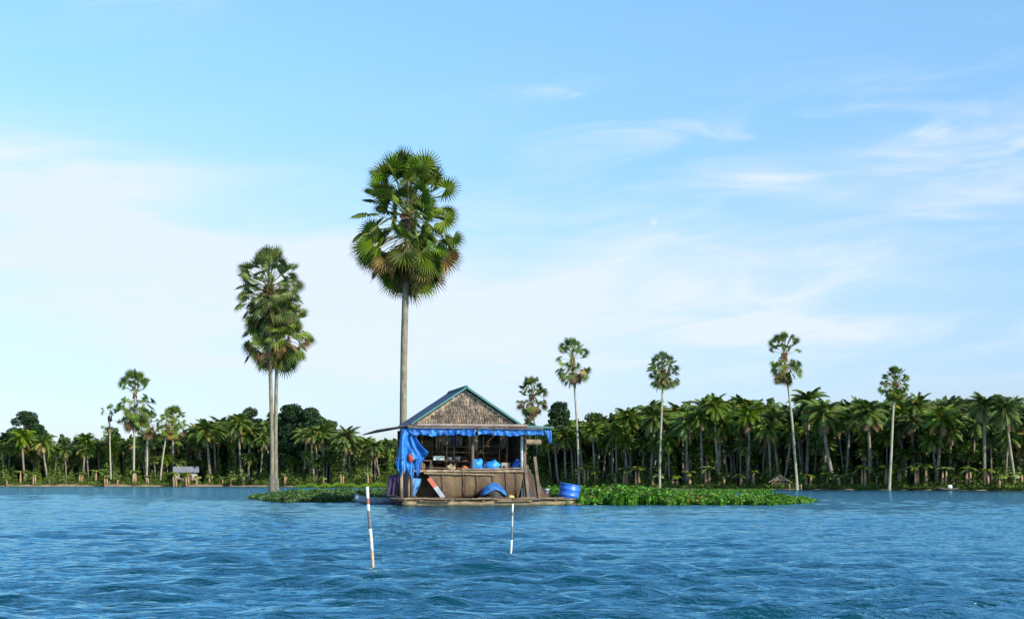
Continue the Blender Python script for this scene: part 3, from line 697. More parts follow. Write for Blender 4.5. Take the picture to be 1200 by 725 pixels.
# ------------------------------------------------------------------ shacks on the far shore
def tin_shack():
    D = float(SD(218))+3.5; r = empty('shack', (X(218, D), D, .3), math.radians(14), label='small grey shack with blue grey tin roof on the left shore', cat='shack')
    w = 2.5
    mb = MB(); mb.plate([(-w, 2.3), (w, 2.3), (w, 2.75), (-.9, 3.0), (-w, 2.7)], 0, .06)
    for x0, x1, z0, z1 in ((-w, -1.4, .7, 2.3), (.3, w, .75, 2.3), (-1.4, .3, .7, 1.45)): mb.plate([(x0, z0), (x1, z0), (x1, z1), (x0, z1)], 0, .06)
    mb.plate([(-w, .6), (w, .6), (w, 2.7), (-w, 2.7)], 3.4, 3.46)
    mb.box((-w+.03, 1.73, 1.6), (.06, 3.3, 2.0)); mb.box((w-.03, 1.73, 1.6), (.06, 3.3, 2.0)); mb.build('wall', M['limewash'], r)
    mb = MB(); mb.plate([(.6, .75), (1.3, .75), (1.3, 2.1), (.6, 2.1)], -.04, -.01); mb.build('door', M['beam'], r)
    mb = MB(); mb.box((0, 1.7, .56), (5.3, 3.9, .12)); mb.build('floor', M['plank'], r)
    for x in (-2.4, -.8, .8, 2.4):
        for y in (0.1, 3.3):
            mb = MB(); mb.tube([(x, y, -.4), (x, y, .5)], .09, 6); mb.build('stilt', M['tanpost'], r)
    mb = MB()
    for sy in (0, 1):
        y0, y1 = (-.6, 1.7) if sy == 0 else (4.0, 1.7)
        n = 40; vs = []
        for i in range(n+1):
            x = -2.9+5.8*i/n; q = .025*math.cos(i*math.pi); vs += [(x, y0, 2.72+q), (x+(.9 if 0 else 0), y1, 4.0+q)]
        mb.add(vs, [(2*i, 2*i+2, 2*i+3, 2*i+1) for i in range(n)])
    for sx in (-2.6, 2.6): mb.add([(sx, -.2, 2.75), (sx, 3.6, 2.75), (sx, 1.7, 3.9)], [(0, 1, 2)])
    mb.build('roof', M['tin'], r)
tin_shack(); bpy.data.objects['shack'].scale = (.86, .86, .90)
def straw_shack():
    D = float(SD(914))+1.2; r = empty('shack', (X(914, D), D, .1), math.radians(-10), label='tiny straw roofed shack at the foot of the leaning fan palm', cat='shack')
    mb = MB(); mb.plate([(-1.1, .2), (1.1, .2), (1.1, 1.0), (-1.1, 1.0)], 0, .05); mb.plate([(-1.1, .2), (1.1, .2), (1.1, 1.0), (-1.1, 1.0)], 1.9, 1.95)
    mb.box((-1.07, .97, .6), (.05, 1.8, .8)); mb.box((1.07, .97, .6), (.05, 1.8, .8)); mb.build('wall', M['weave'], r)
    mb = MB()
    for x0, x1 in ((-1.4, 0), (1.4, 0)): mb.add([(x0, -.35, .85), (x1, -.25, 1.85), (x1, 2.2, 1.85), (x0, 2.3, .85), (x0, -.35, .73), (x1, -.25, 1.72), (x1, 2.2, 1.72), (x0, 2.3, .73)],
                              [(0, 1, 2, 3), (4, 7, 6, 5), (0, 4, 5, 1), (3, 2, 6, 7), (0, 3, 7, 4)])
    mb.plate([(-1.05, 1.0), (1.05, 1.0), (0, 1.72)], -.02, .03)
    mb.build('roof', M['old_thatch'], r)
    mb = MB(); mb.add([(-1.2, -.3, 1.06), (-.15, -.2, 1.80), (-.15, 1.2, 1.80), (-1.2, 1.2, 1.06)], [(0, 1, 2, 3)]); mb.build('roof_tarp', M['tarp_pale'], r)
    for x in (-1, 1): mb = MB(); mb.tube([(x, -.05, -.4), (x, -.05, .98)], .05, 6); mb.build('post', M['tanpost'], r)
straw_shack()
for px, h, lb in ((925, .75, 'short pale stake just left of the leaning fan palm base'), (938.5, .62, 'short pale stake just right of the leaning fan palm base')):
    D = float(SD(px))-1.0; mb = MB(); mb.tube([(0, 0, -.5), (.03, 0, h*.6), (.02, 0, h)], [.11, .10, .08], 7); o = mb.build('mooring_stake', M['tanpost'], None, True, (X(px, D), D, 0)); tag(o, lb, 'stake', 'pale stakes by the leaning palm')

def hull(L_, W, Hh, n=16):
    vs = []; fs = []
    for i in range(n+1):
        t = i/n; s = math.sin(math.pi*min(max(t, .0), 1))**.55; x = (t-.5)*L_; rise = .6*Hh*abs(2*t-1)**3
        w = W/2*s+.01; vs += [(x, -w, Hh+rise), (x, -w*.75, Hh*.35+rise), (x, 0, rise*.8), (x, w*.75, Hh*.35+rise), (x, w, Hh+rise), (x, w*.85, Hh+rise), (x, w*.6, Hh*.4+rise), (x, 0, Hh*.2+rise*.8), (x, -w*.6, Hh*.4+rise), (x, -w*.85, Hh+rise)]
    for i in range(n):
        for k in range(10): fs.append((i*10+k, i*10+(k+1) % 10, (i+1)*10+(k+1) % 10, (i+1)*10+k))
    return vs, fs
D = float(SD(1112))-2.5; r = empty('canoe', (X(1112, D), D, -.06), math.radians(12), label='low dark canoe moored by the right shore under the palms', cat='canoe')
mb = MB(); mb.add(*hull(2.6, .6, .30)); mb.build('hull', M['dark'], r, True)
mb = MB(); mb.box((-.5, 0, .30), (.16, .5, .03)); mb.build('thwart', M['plank'], r)
mb = MB(); mb.blob((X(1113, D), D-.05, .40), (.30, .22, .24), 3, .12, 12); tag(mb.build('sack', M['white'], None, True), 'small white sack lying in the dark canoe', 'sack')

# ------------------------------------------------------------------ floating hut
HD = 64.0; HP = 553.0
ang = math.radians(13)
hut = empty('floating_hut', (X(HP, HD), HD, 0), ang, label='weathered floating fishing hut with gable roof and woven walls', cat='hut')
HM = Matrix.Translation(hut.location) @ Matrix.Rotation(ang, 4, 'Z')
def hx(px): return (px-HP)/25.2
def hz(py): return H+(HY-py)/26.04
def top_obj(o, label, cat, group=None):       # place a free-standing thing with hut coordinates
    o.matrix_world = HM @ Matrix.Translation(o.location) @ o.rotation_euler.to_matrix().to_4x4() @ Matrix.Diagonal((*o.scale, 1)); return tag(o, label, cat, group)
rg = random.Random(31)
# deck: planks on bamboo floats
mb = MB(); y = -.95
while y < 4.9:
    w = rg.uniform(.16, .24); xr = 3.3+rg.uniform(-.2, .3)
    if y < .4: xr = rg.uniform(4.3, 4.75)
    mb.box(((xr-3.3+rg.uniform(-.1, .1))/2, y, .27+rg.uniform(-.012, .012)), (xr+3.3, w-.015, .045), rot=Matrix.Rotation(rg.uniform(-.006, .006), 3, 'Z')); y += w
mb.build('deck', M['plank'], hut)
for j, (y, z, x0, x1) in enumerate(((-.95, .10, -3.3, 4.6), (-.72, .05, -2.9, 4.9), (-.2, .08, -3.2, 5.2), (.6, .08, -3.2, 4.4), (1.8, .08, -3.2, 3.4), (3.2, .08, -3.2, 3.4), (4.6, .08, -3.2, 3.4))):
    mb = MB(); n = 26; mb.tube([(x0+(x1-x0)*i/n, y, z+.01*math.sin(i*2.1)) for i in range(n+1)], [.105+(.012 if i % 2 else 0) for i in range(n+1)], 8)
    mb.build('bamboo_float', M['bamboo' if j < 2 else 'beam'], hut, True)
for x in (-3.2, -1.4, .3, 1.9, 3.6):
    mb = MB(); mb.box((x, 1.7, .215), (.12, 5.6, .06)); mb.build('deck_joist', M['beam'], hut)
# loose boards at the front edge of the deck (fixed on)
rg = random.Random(12)
for x, w, y, z in ((-2.75, 1.0, -1.0, .30), (-1.7, 1.2, -1.04, .285), (-.55, .8, -.99, .31), (.25, 1.0, -1.07, .29), (1.3, 1.1, -.98, .30), (2.3, 1.3, -1.05, .285), (3.5, 1.5, -1.0, .30), (1.7, 1.6, -1.14, .20), (-1.9, 1.4, -1.12, .19), (4.5, 1.0, -.9, .27)):
    mb = MB(); mb.box((0, 0, 0), (w, rg.uniform(.12, .30), rg.uniform(.03, .06)), rot=Matrix.Rotation(rg.uniform(-.05, .05), 3, 'Z') @ Matrix.Rotation(rg.uniform(-.03, .03), 3, 'Y'))
    o = mb.build('edge_board', M[rg.choice(['tanpost', 'plank', 'beam', 'bamboo'])], hut); o.location = (x, y, z+rg.uniform(-.01, .03))
# posts
def post(x, y, z0, z1, r, m, dx=0): b = MB(); b.tube([(x+dx, y, z0), (x+dx*.4, y, (z0+z1)/2), (x, y, z1)], [r*1.1, r, r*.95], 8); b.build('post', M[m], hut, True)
post(-2.75, .05, .28, 3.45, .07, 'beam'); post(.05, .10, .28, 3.45, .07, 'beam'); post(hx(611), -.02, 1.6, 3.4, .065, 'greypost'); post(2.45, .1, .28, 3.45, .06, 'beam')
post(-2.75, 3.8, .28, 3.45, .07, 'beam'); post(2.45, 3.8, .28, 3.45, .07, 'beam'); post(.05, 3.8, .28, 3.45, .07, 'beam')
post(hx(471), -.35, .28, 1.62, .075, 'tanpost'); post(hx(479.5), -.3, .28, 1.5, .055, 'tanpost')
post(3.25, 3.2, .28, 3.4, .05, 'beam')
# lower front wall: woven panels, seams between them
def hull_panel(x0b, x1b, x0t, x1t, zb=.36, zt=1.48, nx=10, nz=8):
    vs = []; rr = random.Random(int(x0b*100))
    for side in (0, .035):
        for i in range(nx+1):
            for k in range(nz+1):
                u, v = i/nx, k/nz; x = (x0b*(1-u)+x1b*u)*(1-v)+(x0t*(1-u)+x1t*u)*v
                bulge = -.16*math.sin(math.pi*min(v*1.1, 1))*(1-.25*abs(x-.3)/2)+.02*math.sin(x*7)+.012*math.sin(x*17+v*9)
                z = zb+(zt-zb)*v+(.05*math.sin(x*2.1+.6)*(1-v))+.03*math.sin(x*1.7)*v
                vs.append((x, .04+bulge+side, z))
    m = (nx+1)*(nz+1); fs = []; w = nz+1
    for i in range(nx):
        for k in range(nz): a = i*w+k; fs += [(a, a+w, a+w+1, a+1), (m+a, m+a+1, m+a+w+1, m+a+w)]
        fs += [(i*w, m+i*w, m+i*w+w, i*w+w), (i*w+nz, i*w+w+nz, m+i*w+w+nz, m+i*w+nz)]
    for k in range(nz): fs += [(k, k+1, m+k+1, m+k), (nx*w+k, m+nx*w+k, m+nx*w+k+1, nx*w+k+1)]
    b = MB(); b.add(vs, fs); return b
for a_ in ((-1.15, -.42, -2.15, -.42), (-.41, .93, -.41, .93), (.945, 2.15, .945, 2.40)): hull_panel(*a_).build('woven_wall_panel', M['weave'], hut, True)
for x in (-1.35, -.415, .2, .937, 1.55, 2.05):
    b = MB(); b.tube([(x, -.02, .38), (x, -.17, .75), (x+.01, -.15, 1.1), (x, -.03, 1.5)], .022, 6); b.build('panel_batten', M['beam'], hut, True)
# rough rails, sticks and hanging mats inside the open front
rq = random.Random(44)
for k in range(5):
    z = 1.72+k*.26+rq.uniform(-.05, .05); b = MB(); b.tube([(-2.6, 1.35+.22*k, z), (0, 1.3+.22*k, z-.05), (2.35, 1.35+.22*k, z+rq.uniform(-.1, .1))], .03, 6); b.build('inner_rail', M[['plank', 'bamboo', 'beam'][k % 3]], hut, True)
for k, x in enumerate((-2.2, -1.55, -.95, -.5, .5, .9, 1.45, 1.9)):
    b = MB(); t = rq.uniform(-.15, .15); b.tube([(x, 1.2+.1*(k % 3), .35), (x+t, 1.25, 3.38)], rq.uniform(.02, .04), 6); b.build('inner_stick', M[['plank', 'beam', 'tanpost'][k % 3]], hut, True)
for x0, x1, z0, z1, m_ in ((-2.2, -1.3, 2.2, 3.0, 'weave'), (-1.15, -.2, 1.9, 2.6, 'weave_dark'), (.25, 1.1, 2.3, 3.1, 'weave'), (1.2, 2.1, 1.9, 2.9, 'weave_dark'), (-.9, .1, 2.75, 3.2, 'thatch')):
    b = MB(); b.plate([(x0, z0+rq.uniform(-.1, .1)), (x1, z0), (x1+rq.uniform(-.1, .1), z1), (x0, z1)], 2.9, 2.93); b.build('patch_mat', M[m_], hut)
b = MB(); b.plate([(-2.75, .3), (-1.2, .3), (-2.0, 1.48), (-2.75, 1.48)], .9, .94); b.plate([(-2.7, .3), (2.4, .3), (2.4, 3.4), (-2.7, 3.4)], 3.60, 3.66); b.build('dark_woven_wall', M['weave_dark'], hut)
for xx, yy, ll in ((-2.72, 2.0, 3.2), (2.42, 2.1, 2.9)): b = MB(); b.box((xx, yy, 1.9), (.04, ll, 3.1)); b.build('side_wall', M['weave_dark'], hut)
b = MB()
for i in range(7): b.box((2.42+i*.135, .02-.02*(i % 2), 1.22-.09*i), (.12, .035, 1.95-.20*i), rot=Matrix.Rotation(math.radians(-4-3.4*i), 3, 'Y'))
b.build('slanted_plank_wall', M['beam'], hut)
b = MB()
for xx, zt, tl in ((2.52, 1.75, -6), (3.02, 1.95, -7)): b.box((xx, -.06, zt/2+.25), (.13, .05, zt), rot=Matrix.Rotation(math.radians(tl), 3, 'Y'))
b.build('corner_plank', M['plank'], hut)
# counter, rails, inside shelves
b = MB(); b.box((-.1, .0, 1.545), (5.05, .12, .10)); b.build('counter_rail', M['tanpost'], hut)
b = MB(); b.box((-.05, .55, 1.53), (5.0, .95, .05)); b.build('counter', M['plank'], hut)
b = MB(); b.box((.95, -.1, 1.64), (2.9, .07, .05), rot=Matrix.Rotation(math.radians(-1.5), 3, 'Y')); b.box((-.6, -.09, 1.41), (3.2, .05, .06), rot=Matrix.Rotation(math.radians(1.2), 3, 'Y')); b.build('split_bamboo_rail', M['bamboo'], hut)
b = MB(); b.box((-.3, 3.2, 2.25), (4.6, .7, .05)); b.box((-1.2, 1.0, 2.02), (2.4, .05, .05)); b.box((-1.7, 1.0, 1.78), (.05, .05, .5)); b.box((-.5, 1.0, 1.85), (.05, .05, .6)); b.build('shelf', M['beam'], hut)
b = MB(); b.box((-.2, 2.0, .32), (5.0, 3.4, .05)); b.build('floor', M['beam'], hut)
b = MB()
for xx in (-2.6, -1.3, 0.05, 1.3, 2.4): b.box((xx, 1.9, 3.42), (.09, 4.4, .09))
b.box((-.1, -.3, 3.45), (6.4, .08, .08)); b.build('ceiling_beam', M['beam'], hut)
# main gable roof
ax, az_ = -.28, 5.30; el_x, er_x, ez = -2.75, 2.20, 3.66
def sheet(p00, p10, p11, p01, nu, nv, amp, nrm, th=.03):
    p00, p10, p11, p01, nrm = map(Vector, (p00, p10, p11, p01, nrm)); nrm.normalize(); vs = []
    for off in (0, -th):
        for i in range(nu+1):
            for j in range(nv+1):
                u, v = i/nu, j/nv; p = (p00*(1-u)+p10*u)*(1-v)+(p01*(1-u)+p11*u)*v; vs.append(p+nrm*(amp*math.cos(i*math.pi)+off))
    m = (nu+1)*(nv+1); fs = []
    for i in range(nu):
        for j in range(nv):
            a = i*(nv+1)+j; fs += [(a, a+nv+1, a+nv+2, a+1), (m+a, m+a+1, m+a+nv+2, m+a+nv+1)]
        a = i*(nv+1); fs += [(a, m+a, m+a+nv+1, a+nv+1), (a+nv, a+nv+nv+1, m+a+nv+nv+1, m+a+nv)]
    for j in range(nv): fs += [(j, j+1, m+j+1, m+j), (nu*(nv+1)+j, m+nu*(nv+1)+j, m+nu*(nv+1)+j+1, nu*(nv+1)+j+1)]
    return vs, fs
Lr = 4.3
b = MB(); b.add(*sheet((el_x, -.22, ez), (el_x, Lr, ez), (ax, Lr, az_), (ax, -.22, az_), 44, 5, .018, (-.55, 0, .83)))
b.add(*sheet((er_x, Lr, ez), (er_x, -.22, ez), (ax, -.22, az_), (ax, Lr, az_), 44, 5, .018, (.55, 0, .83)))
b.build('gable_roof', M['roofblue'], hut)
b = MB(); b.tube([(ax, -.26, az_+.02), (ax, Lr+.03, az_+.02)], .06, 6); b.build('ridge_cap', M['teal'], hut)
for e in (el_x, er_x):
    dv = Vector((ax-e, 0, az_-ez)); mid = Vector((e, -.26, ez))+dv*.5; rot = Matrix.Rotation(-math.atan2(dv.z, dv.x), 3, 'Y')
    b = MB(); b.box(mid+Vector((0, -.012, -.02)), (dv.length+.06, .04, .085), rot=rot); b.build('barge_board', M['teal'], hut)
b = MB(); b.plate([(el_x+.25, ez+.02), (er_x-.2, ez+.02), (ax, az_-.14)], -.02, .03); b.build('gable_wall', M['thatch'], hut)
b = MB(); b.plate([(el_x+.25, ez+.02), (er_x-.2, ez+.02), (ax, az_-.14)], Lr-.2, Lr-.16); b.build('gable_wall', M['thatch'], hut)
b = MB(); rg = random.Random(8)      # shaggy straw on the gable, laid in courses
for c in range(9):
    zc = ez+.22+c*.155; f = (az_-.12-zc)/(az_-ez); xl = ax+(el_x-ax+.18)*f; xr = ax+(er_x-ax-.16)*f; n = int((xr-xl)/.05)
    for i in range(max(n, 0)):
        x = xl+(xr-xl)*(i+.5)/n; l_ = rg.uniform(.13, .24); w = rg.uniform(.02, .04); t = rg.uniform(-.04, .04); y = -.045-rg.uniform(0, .03)
        b.add([(x-w, -.025, zc), (x+w, -.025, zc), (x+w*.6+t, y, zc-l_), (x-w*.6+t, y-.01, zc-l_)], [(0, 3, 2, 1)])
M['straw'] = material('gable_straw', (.185, .14, .10), .95, (.06, .047, .037), 2.6, island=.5, lo=.40, hi=.60, hue=.015)
b.build('gable_straw', M['straw'], hut)
# skirt awnings
def awn(name, a, b_, c, d, m, nu, nv, nr, amp=.012): q = MB(); q.add(*sheet(a, b_, c, d, nu, nv, amp, nr)); return q.build(name, M[m], hut)
awn('front_awning', (-3.0, -.85, hz(499.5)), (2.75, -.85, hz(499.5)), (2.6, -.02, 3.70), (-2.75, -.02, 3.66), 60, 2, (0, -.2, 1), 'f') if False else None
awn('front_awning', (-3.05, -.85, 3.52), (2.8, -.85, 3.52), (2.6, -.03, 3.645), (-2.75, -.03, 3.645), 'roofbrown', 60, 2, (0, -.2, 1))
awn('left_awning', (-4.45, 4.0, 3.27), (-4.40, -.75, 3.33), (-2.72, -.80, 3.60), (-2.72, 4.2, 3.60), 'roofbrown', 40, 2, (-.2, 0, 1))
awn('right_awning', (3.55, -.9, 3.50), (3.55, 4.1, 3.42), (2.2, 4.2, 3.62), (2.2, -.80, 3.60), 'teal', 40, 2, (.2, 0, 1))
b = MB(); b.box((-.15, -.89, 3.575), (5.0, .035, .10)); b.build('fascia_board', M['fascia'], hut)
b = MB(); b.box((2.95, -.90, 3.50), (1.25, .03, .07), rot=Matrix.Rotation(math.radians(1), 3, 'Y')); b.build('teal_fascia', M['teal'], hut)
b = MB(); b.box((-.2, -.87, 3.45), (5.4, .05, .06)); b.box((2.2, -.87, 3.43), (1.8, .05, .05)); b.build('awning_purlin', M['beam'], hut)

def cloth(rows, ny=26, amp=.05, seed=0, y0=0.0, ylean=0.0, freq=7, hem=.06):
    """rows: (z, xleft, xright) top to bottom; pleated hanging cloth with a real fold depth"""
    rg = random.Random(seed); ph = [rg.uniform(0, 6.3) for _ in range(5)]; nz = 22; vs = []; zs = [r[0] for r in rows][::-1]
    for i in range(nz+1):
        t = i/nz; z = rows[0][0]+(rows[-1][0]-rows[0][0])*t
        xl = np.interp(z, zs, [r[1] for r in rows][::-1]); xr = np.interp(z, zs, [r[2] for r in rows][::-1])
        for j in range(ny+1):
            u = j/ny; x = xl+(xr-xl)*u
            f = amp*(math.sin(freq*u*2+ph[0]+1.5*t)+.6*math.sin(freq*3.1*u+ph[1]-2*t)+.4*math.sin(5*t+ph[2]+6*u))*(.35+.9*t)
            dz = hem*(math.sin(9*u+ph[3])+.8*math.sin(23*u+ph[4])+.5*math.sin(51*u+ph[0]))*t*t
            vs.append((x, y0+f+ylean*t, z+dz))
    return vs, [(i*(ny+1)+j, i*(ny+1)+j+1, (i+1)*(ny+1)+j+1, (i+1)*(ny+1)+j) for i in range(nz) for j in range(ny)]
def tarp(name, rows, m, label, cat='tarpaulin', group=None, **k):
    b = MB(); b.add(*cloth(rows, **k)); o = b.build(name, M[m], None, True); md = o.modifiers.new('thick', 'SOLIDIFY'); md.thickness = .012
    return top_obj(o, label, cat, group)
bt = 'blue tarpaulins on the hut'
tarp('tarpaulin', [(hz(502), -3.0, 0.0), (hz(506), -3.0, .02), (hz(510.5), -2.9, -.02)], 'tarp', 'long blue tarpaulin strip rolled along the left half of the front eave', seed=1, y0=-.72, amp=.045, ny=90, freq=23, hem=.03, group=bt)
tarp('tarpaulin', [(hz(502.5), .10, 3.15), (hz(506), .10, 3.2), (hz(510), .14, 3.2)], 'tarp', 'long blue tarpaulin strip along the right half of the front eave', seed=2, y0=-.72, amp=.04, ny=90, freq=19, hem=.03, group=bt)
tarp('tarpaulin', [(hz(503), hx(470.5), hx(500)), (hz(508), hx(470), hx(494)), (hz(513), hx(469), hx(486)), (hz(524), hx(467.5), hx(492)), (hz(533), hx(466.5), hx(500)), (hz(538), hx(465), hx(498))],
     'tarp', 'upper half of ragged blue tarpaulin curtain at the left corner of the hut', seed=3, y0=-.60, amp=.10, hem=.11, ny=40, group=bt)
tarp('tarpaulin', [(hz(535), hx(466), hx(477)), (hz(543), hx(463.5), hx(476)), (hz(549), hx(464), hx(475)), (hz(553), hx(467), hx(473))], 'tarp', 'torn blue tarpaulin tail at the far left post', seed=4, y0=-.55, amp=.08, hem=.12, group=bt)
tarp('tarpaulin', [(hz(536), hx(486), hx(496)), (hz(545), hx(486), hx(491.5)), (hz(553), hx(487), hx(491)), (hz(558), hx(488), hx(489.5))], 'tarp', 'narrow blue tarpaulin tail under the curtain', seed=5, y0=-.58, amp=.04, ny=12, group=bt)
tarp('tarpaulin', [(hz(541), hx(475.5), hx(486.5)), (hz(547), hx(476), hx(485)), (hz(555), hx(479), hx(484)), (hz(560), hx(481), hx(483))], 'tarp', 'middle blue tarpaulin shred hanging below the red cloth', seed=12, y0=-.5, amp=.05, ny=12, group=bt)
tarp('tarpaulin', [(hz(504), hx(632.5), hx(641)), (hz(511), hx(636), hx(641.5)), (hz(519), hx(638), hx(641))], 'tarp', 'short blue tarpaulin flap hanging from the right end of the eave', seed=6, y0=-.76, amp=.04, ny=10, group=bt)
tarp('hanging_cloth', [(hz(560), hx(485), hx(496)), (hz(570), hx(482), hx(494)), (hz(581), hx(480), hx(489))], 'tarp_pale', 'pale blue cloth hanging under the counter at the left', cat='cloth', seed=7, y0=.25, amp=.05, ny=14)
tarp('hanging_cloth', [(hz(556), hx(459), hx(469)), (hz(566), hx(456), hx(469)), (hz(580), hx(455), hx(467))], 'purple', 'dark purple cloth hanging left of the tan corner posts', cat='cloth', seed=8, y0=-.1, amp=.07, ny=14)
for k in range(9):
    x = -2.8+k*.73; b = MB(); b.tube([(x, -.79, hz(500)), (x+.01, -.80, hz(505)), (x-.01, -.79, hz(509)-.05*(k % 3))], .012, 4); b.build('cord_tie', M['beam'], hut)
def bundle(name, px, py, r, m, label, cat, y=.45, seed=0, amp=.13, fl=.0, group=None):
    b = MB(); b.blob((0, 0, 0), r, seed, amp, 18, fl=fl); o = b.build(name, M[m], None, True); o.location = (hx(px), y, hz(py)); return top_obj(o, label, cat, group)
bundle('cloth_bundle', 481, 536.5, (.16, .10, .19), 'red', 'small red cloth caught in the ragged blue tarpaulin', 'cloth', -.62, 1)
# things on the counter: the counter top is at z = 1.555
def on_counter(r): return 1.555+r
g = 'blue bags on the hut counter'
for px, w, h, m, lb, sd, nm, ct in ((560.5, .31, .32, 'bluebag', 'large blue plastic bag on the counter, leftmost of three', 11, 'plastic_bag', g), (579, .38, .27, 'bluebag', 'wide blue plastic bag on the counter, middle of three', 13, 'plastic_bag', g),
                          (607, .20, .29, 'drum', 'small dark blue bag on the counter by the grey post', 14, 'plastic_bag', g), (617, .17, .20, 'green', 'grey green cloth bundle on the counter right of the grey post', 15, 'cloth_bundle', None),
                          (547, .2, .13, 'orange', 'orange cloth bundle on the counter left of the blue bags', 16, 'cloth_bundle', None)):
    b = MB(); b.blob((0, 0, 0), (w, .22, h), sd, .10, 26, fl=.25); rq = random.Random(sd); b.v = [(p[0]*(1+.10*math.sin(p[2]*19+sd)+rq.uniform(-.05, .05))+.14*p[2], p[1]*(1+rq.uniform(-.1, .1)), p[2]*(1+.16*math.sin(p[0]*15+sd))) for p in b.v] 
    o = b.build(nm, M[m], None, True); o.location = (hx(px), .42, 1.555+h*.74); top_obj(o, lb, 'bag' if nm == 'plastic_bag' else 'cloth', ct)
def crate(px, w, h, d, m, label, y=.6, z=1.557, cat='box', name='box'):
    r = empty(name, (hx(px), y, z)); b = MB(); t = .015
    b.box((0, -d/2, h/2), (w, t, h)); b.box((0, d/2, h/2), (w, t, h)); b.box((-w/2+t/2, 0, h/2), (t, d-t*1.2, h)); b.box((w/2-t/2, 0, h/2), (t, d-t*1.2, h)); b.box((0, 0, t/2), (w-2*t, d-t*1.2, t))
    b.build('body', M[m], r); b = MB(); b.box((0, 0, h+.012), (w+.02, d+.02, .02)); b.box((0, 0, h+.027), (w*.5, d*.5, .01)); b.build('lid', M[m], r)
    top_obj(r, label, cat); return r
sh = [o for o in hut.children if o.name.startswith('shelf')][0]
crate(519, .50, .15, .25, 'white', 'flat white box on the shelf bar inside the hut', y=1.0, z=2.05)
def bowl(px, r_, h, m, label, y, z, name='bowl', g=None):
    b = MB(); b.lathe([(0, 0), (r_*.55, 0), (r_*.85, h*.5), (r_, h), (r_*1.05, h), (r_*.95, h-.01), (r_*.8, h*.5), (r_*.5, .015), (0, .015)], 20)
    o = b.build(name, M[m], None, True); o.location = (hx(px), y, z); return top_obj(o, label, 'bowl', g)
bowl(532, .14, .13, 'grey', 'grey metal bowl left of its twin on the inner shelf bar', 1.0, 2.046, g='metal bowls in the hut'); bowl(541, .15, .15, 'grey', 'grey metal bowl right of its twin on the inner shelf bar', 1.0, 2.046, g='metal bowls in the hut')
b = MB(); b.box((0, 0, 0), (.36, .2, .22)); b.box((0, -.102, .0), (.3, .01, .16)); o = b.build('cardboard_box', M['fascia'], None); o.location = (hx(584), .75, 1.67+.28); 
o.location.z = 1.557+.11; top_obj(o, 'pale cardboard box behind the middle blue bag', 'box')
crate(596, .40, .34, .3, 'limewash', 'pale crate between the middle and small blue bags', y=.78)
b = MB(); b.lathe([(0, -.36), (.10, -.36), (.125, -.33), (.12, 0), (.125, .33), (.10, .36), (0, .36)], 16, mtx=Matrix.Rotation(math.pi/2, 4, 'Y'))
for xx in (-.2, .2): b.lathe([(.126, -.02), (.134, 0), (.126, .02)], 16, mtx=Matrix.Translation((xx, 0, 0)) @ Matrix.Rotation(math.pi/2, 4, 'Y')); b.tube([(xx, 0, .12), (xx, .02, .50)], .012, 4)
o = b.build('rolled_mat', M['tanpost'], None, True); o.location = (hx(622), -.45, hz(517.5)); top_obj(o, 'tan rolled mat slung under the right end of the eave', 'mat')
for px, w_, h_, m_, lb in ((497, .16, .20, 'plank', 'brown cloth sack on the counter beside the blue curtain'), (506, .13, .13, 'dark', 'small black cooking pot on the counter under the white box'),
                      (530, .20, .15, 'thatch', 'pale brown sack on the counter below the metal bowls'), (592, .10, .12, 'dark', 'small black pot on the counter right of the middle blue bag')):
    b = MB(); b.blob((0, 0, 0), (w_, .16, h_), int(px), .12, 14, fl=.2); b.tube([(-.03, 0, h_*.8), (0, 0, h_*1.1), (.04, 0, h_*1.15)], [w_*.35, w_*.15, w_*.25], 6)
    o = b.build('sack' if m_ != 'dark' else 'cooking_pot', M[m_], None, True); o.location = (hx(px), .3, 1.557+h_*.78); top_obj(o, lb, 'sack' if m_ != 'dark' else 'pot')
for k, (px, zt, zb, w_, m_) in enumerate(((520, 3.2, 2.55, .38, 'beam'), (538, 3.25, 2.7, .30, 'purple'), (560, 3.2, 2.5, .45, 'plank'), (596, 3.2, 2.6, .36, 'beam'))):
    tarp('hanging_cloth', [(zt, hx(px)-w_/2, hx(px)+w_/2), (zb, hx(px)-w_*.4, hx(px)+w_*.45)], m_, ['dark brown cloth hanging inside the hut above the white box', 'dark purple cloth hanging inside above the metal bowls',
         'brown cloth hanging inside behind the middle post', 'dark brown cloth hanging inside above the pale crate'][k], cat='cloth', seed=30+k, y0=1.1, amp=.05, ny=12, hem=.05)
# front of the hut
rq = random.Random(17)
for k in range(9):
    b = MB(); x = -3.1+k*.85+rq.uniform(-.2, .2); l_ = rq.uniform(.6, 1.5); b.box((0, 0, 0), (l_, rq.uniform(.06, .12), .03), rot=Matrix.Rotation(rq.uniform(-.25, .25), 3, 'Z') @ Matrix.Rotation(rq.uniform(-.03, .03), 3, 'Y'))
    o = b.build('loose_stick', M[['beam', 'tanpost', 'plank'][k % 3]], hut); o.location = (x, -.78+rq.uniform(-.12, .2), .325+.012*(k % 3))
b = MB(); n = 28; m_ = 12
for i in range(m_+1):
    for k in range(n):
        a = 2*math.pi*k/n; low = .30+.30*max(0, -math.sin(a))**2*(1-abs(math.cos(a))**3)-.2*abs(math.cos(a))
        th = (math.pi/2-low)*i/m_; q = 1+.035*math.sin(5*a+i*.7)+.03*math.sin(9*a)
        b.v.append((.58*math.sin(th)*math.cos(a)*q, .42*math.sin(th)*math.sin(a)*q, .64*math.cos(th)*(1+.03*math.sin(4*a+i))))
for i in range(m_):
    for k in range(n): b.f.append((i*n+k, i*n+(k+1) % n, (i+1)*n+(k+1) % n, (i+1)*n+k)); b.m.append(0)
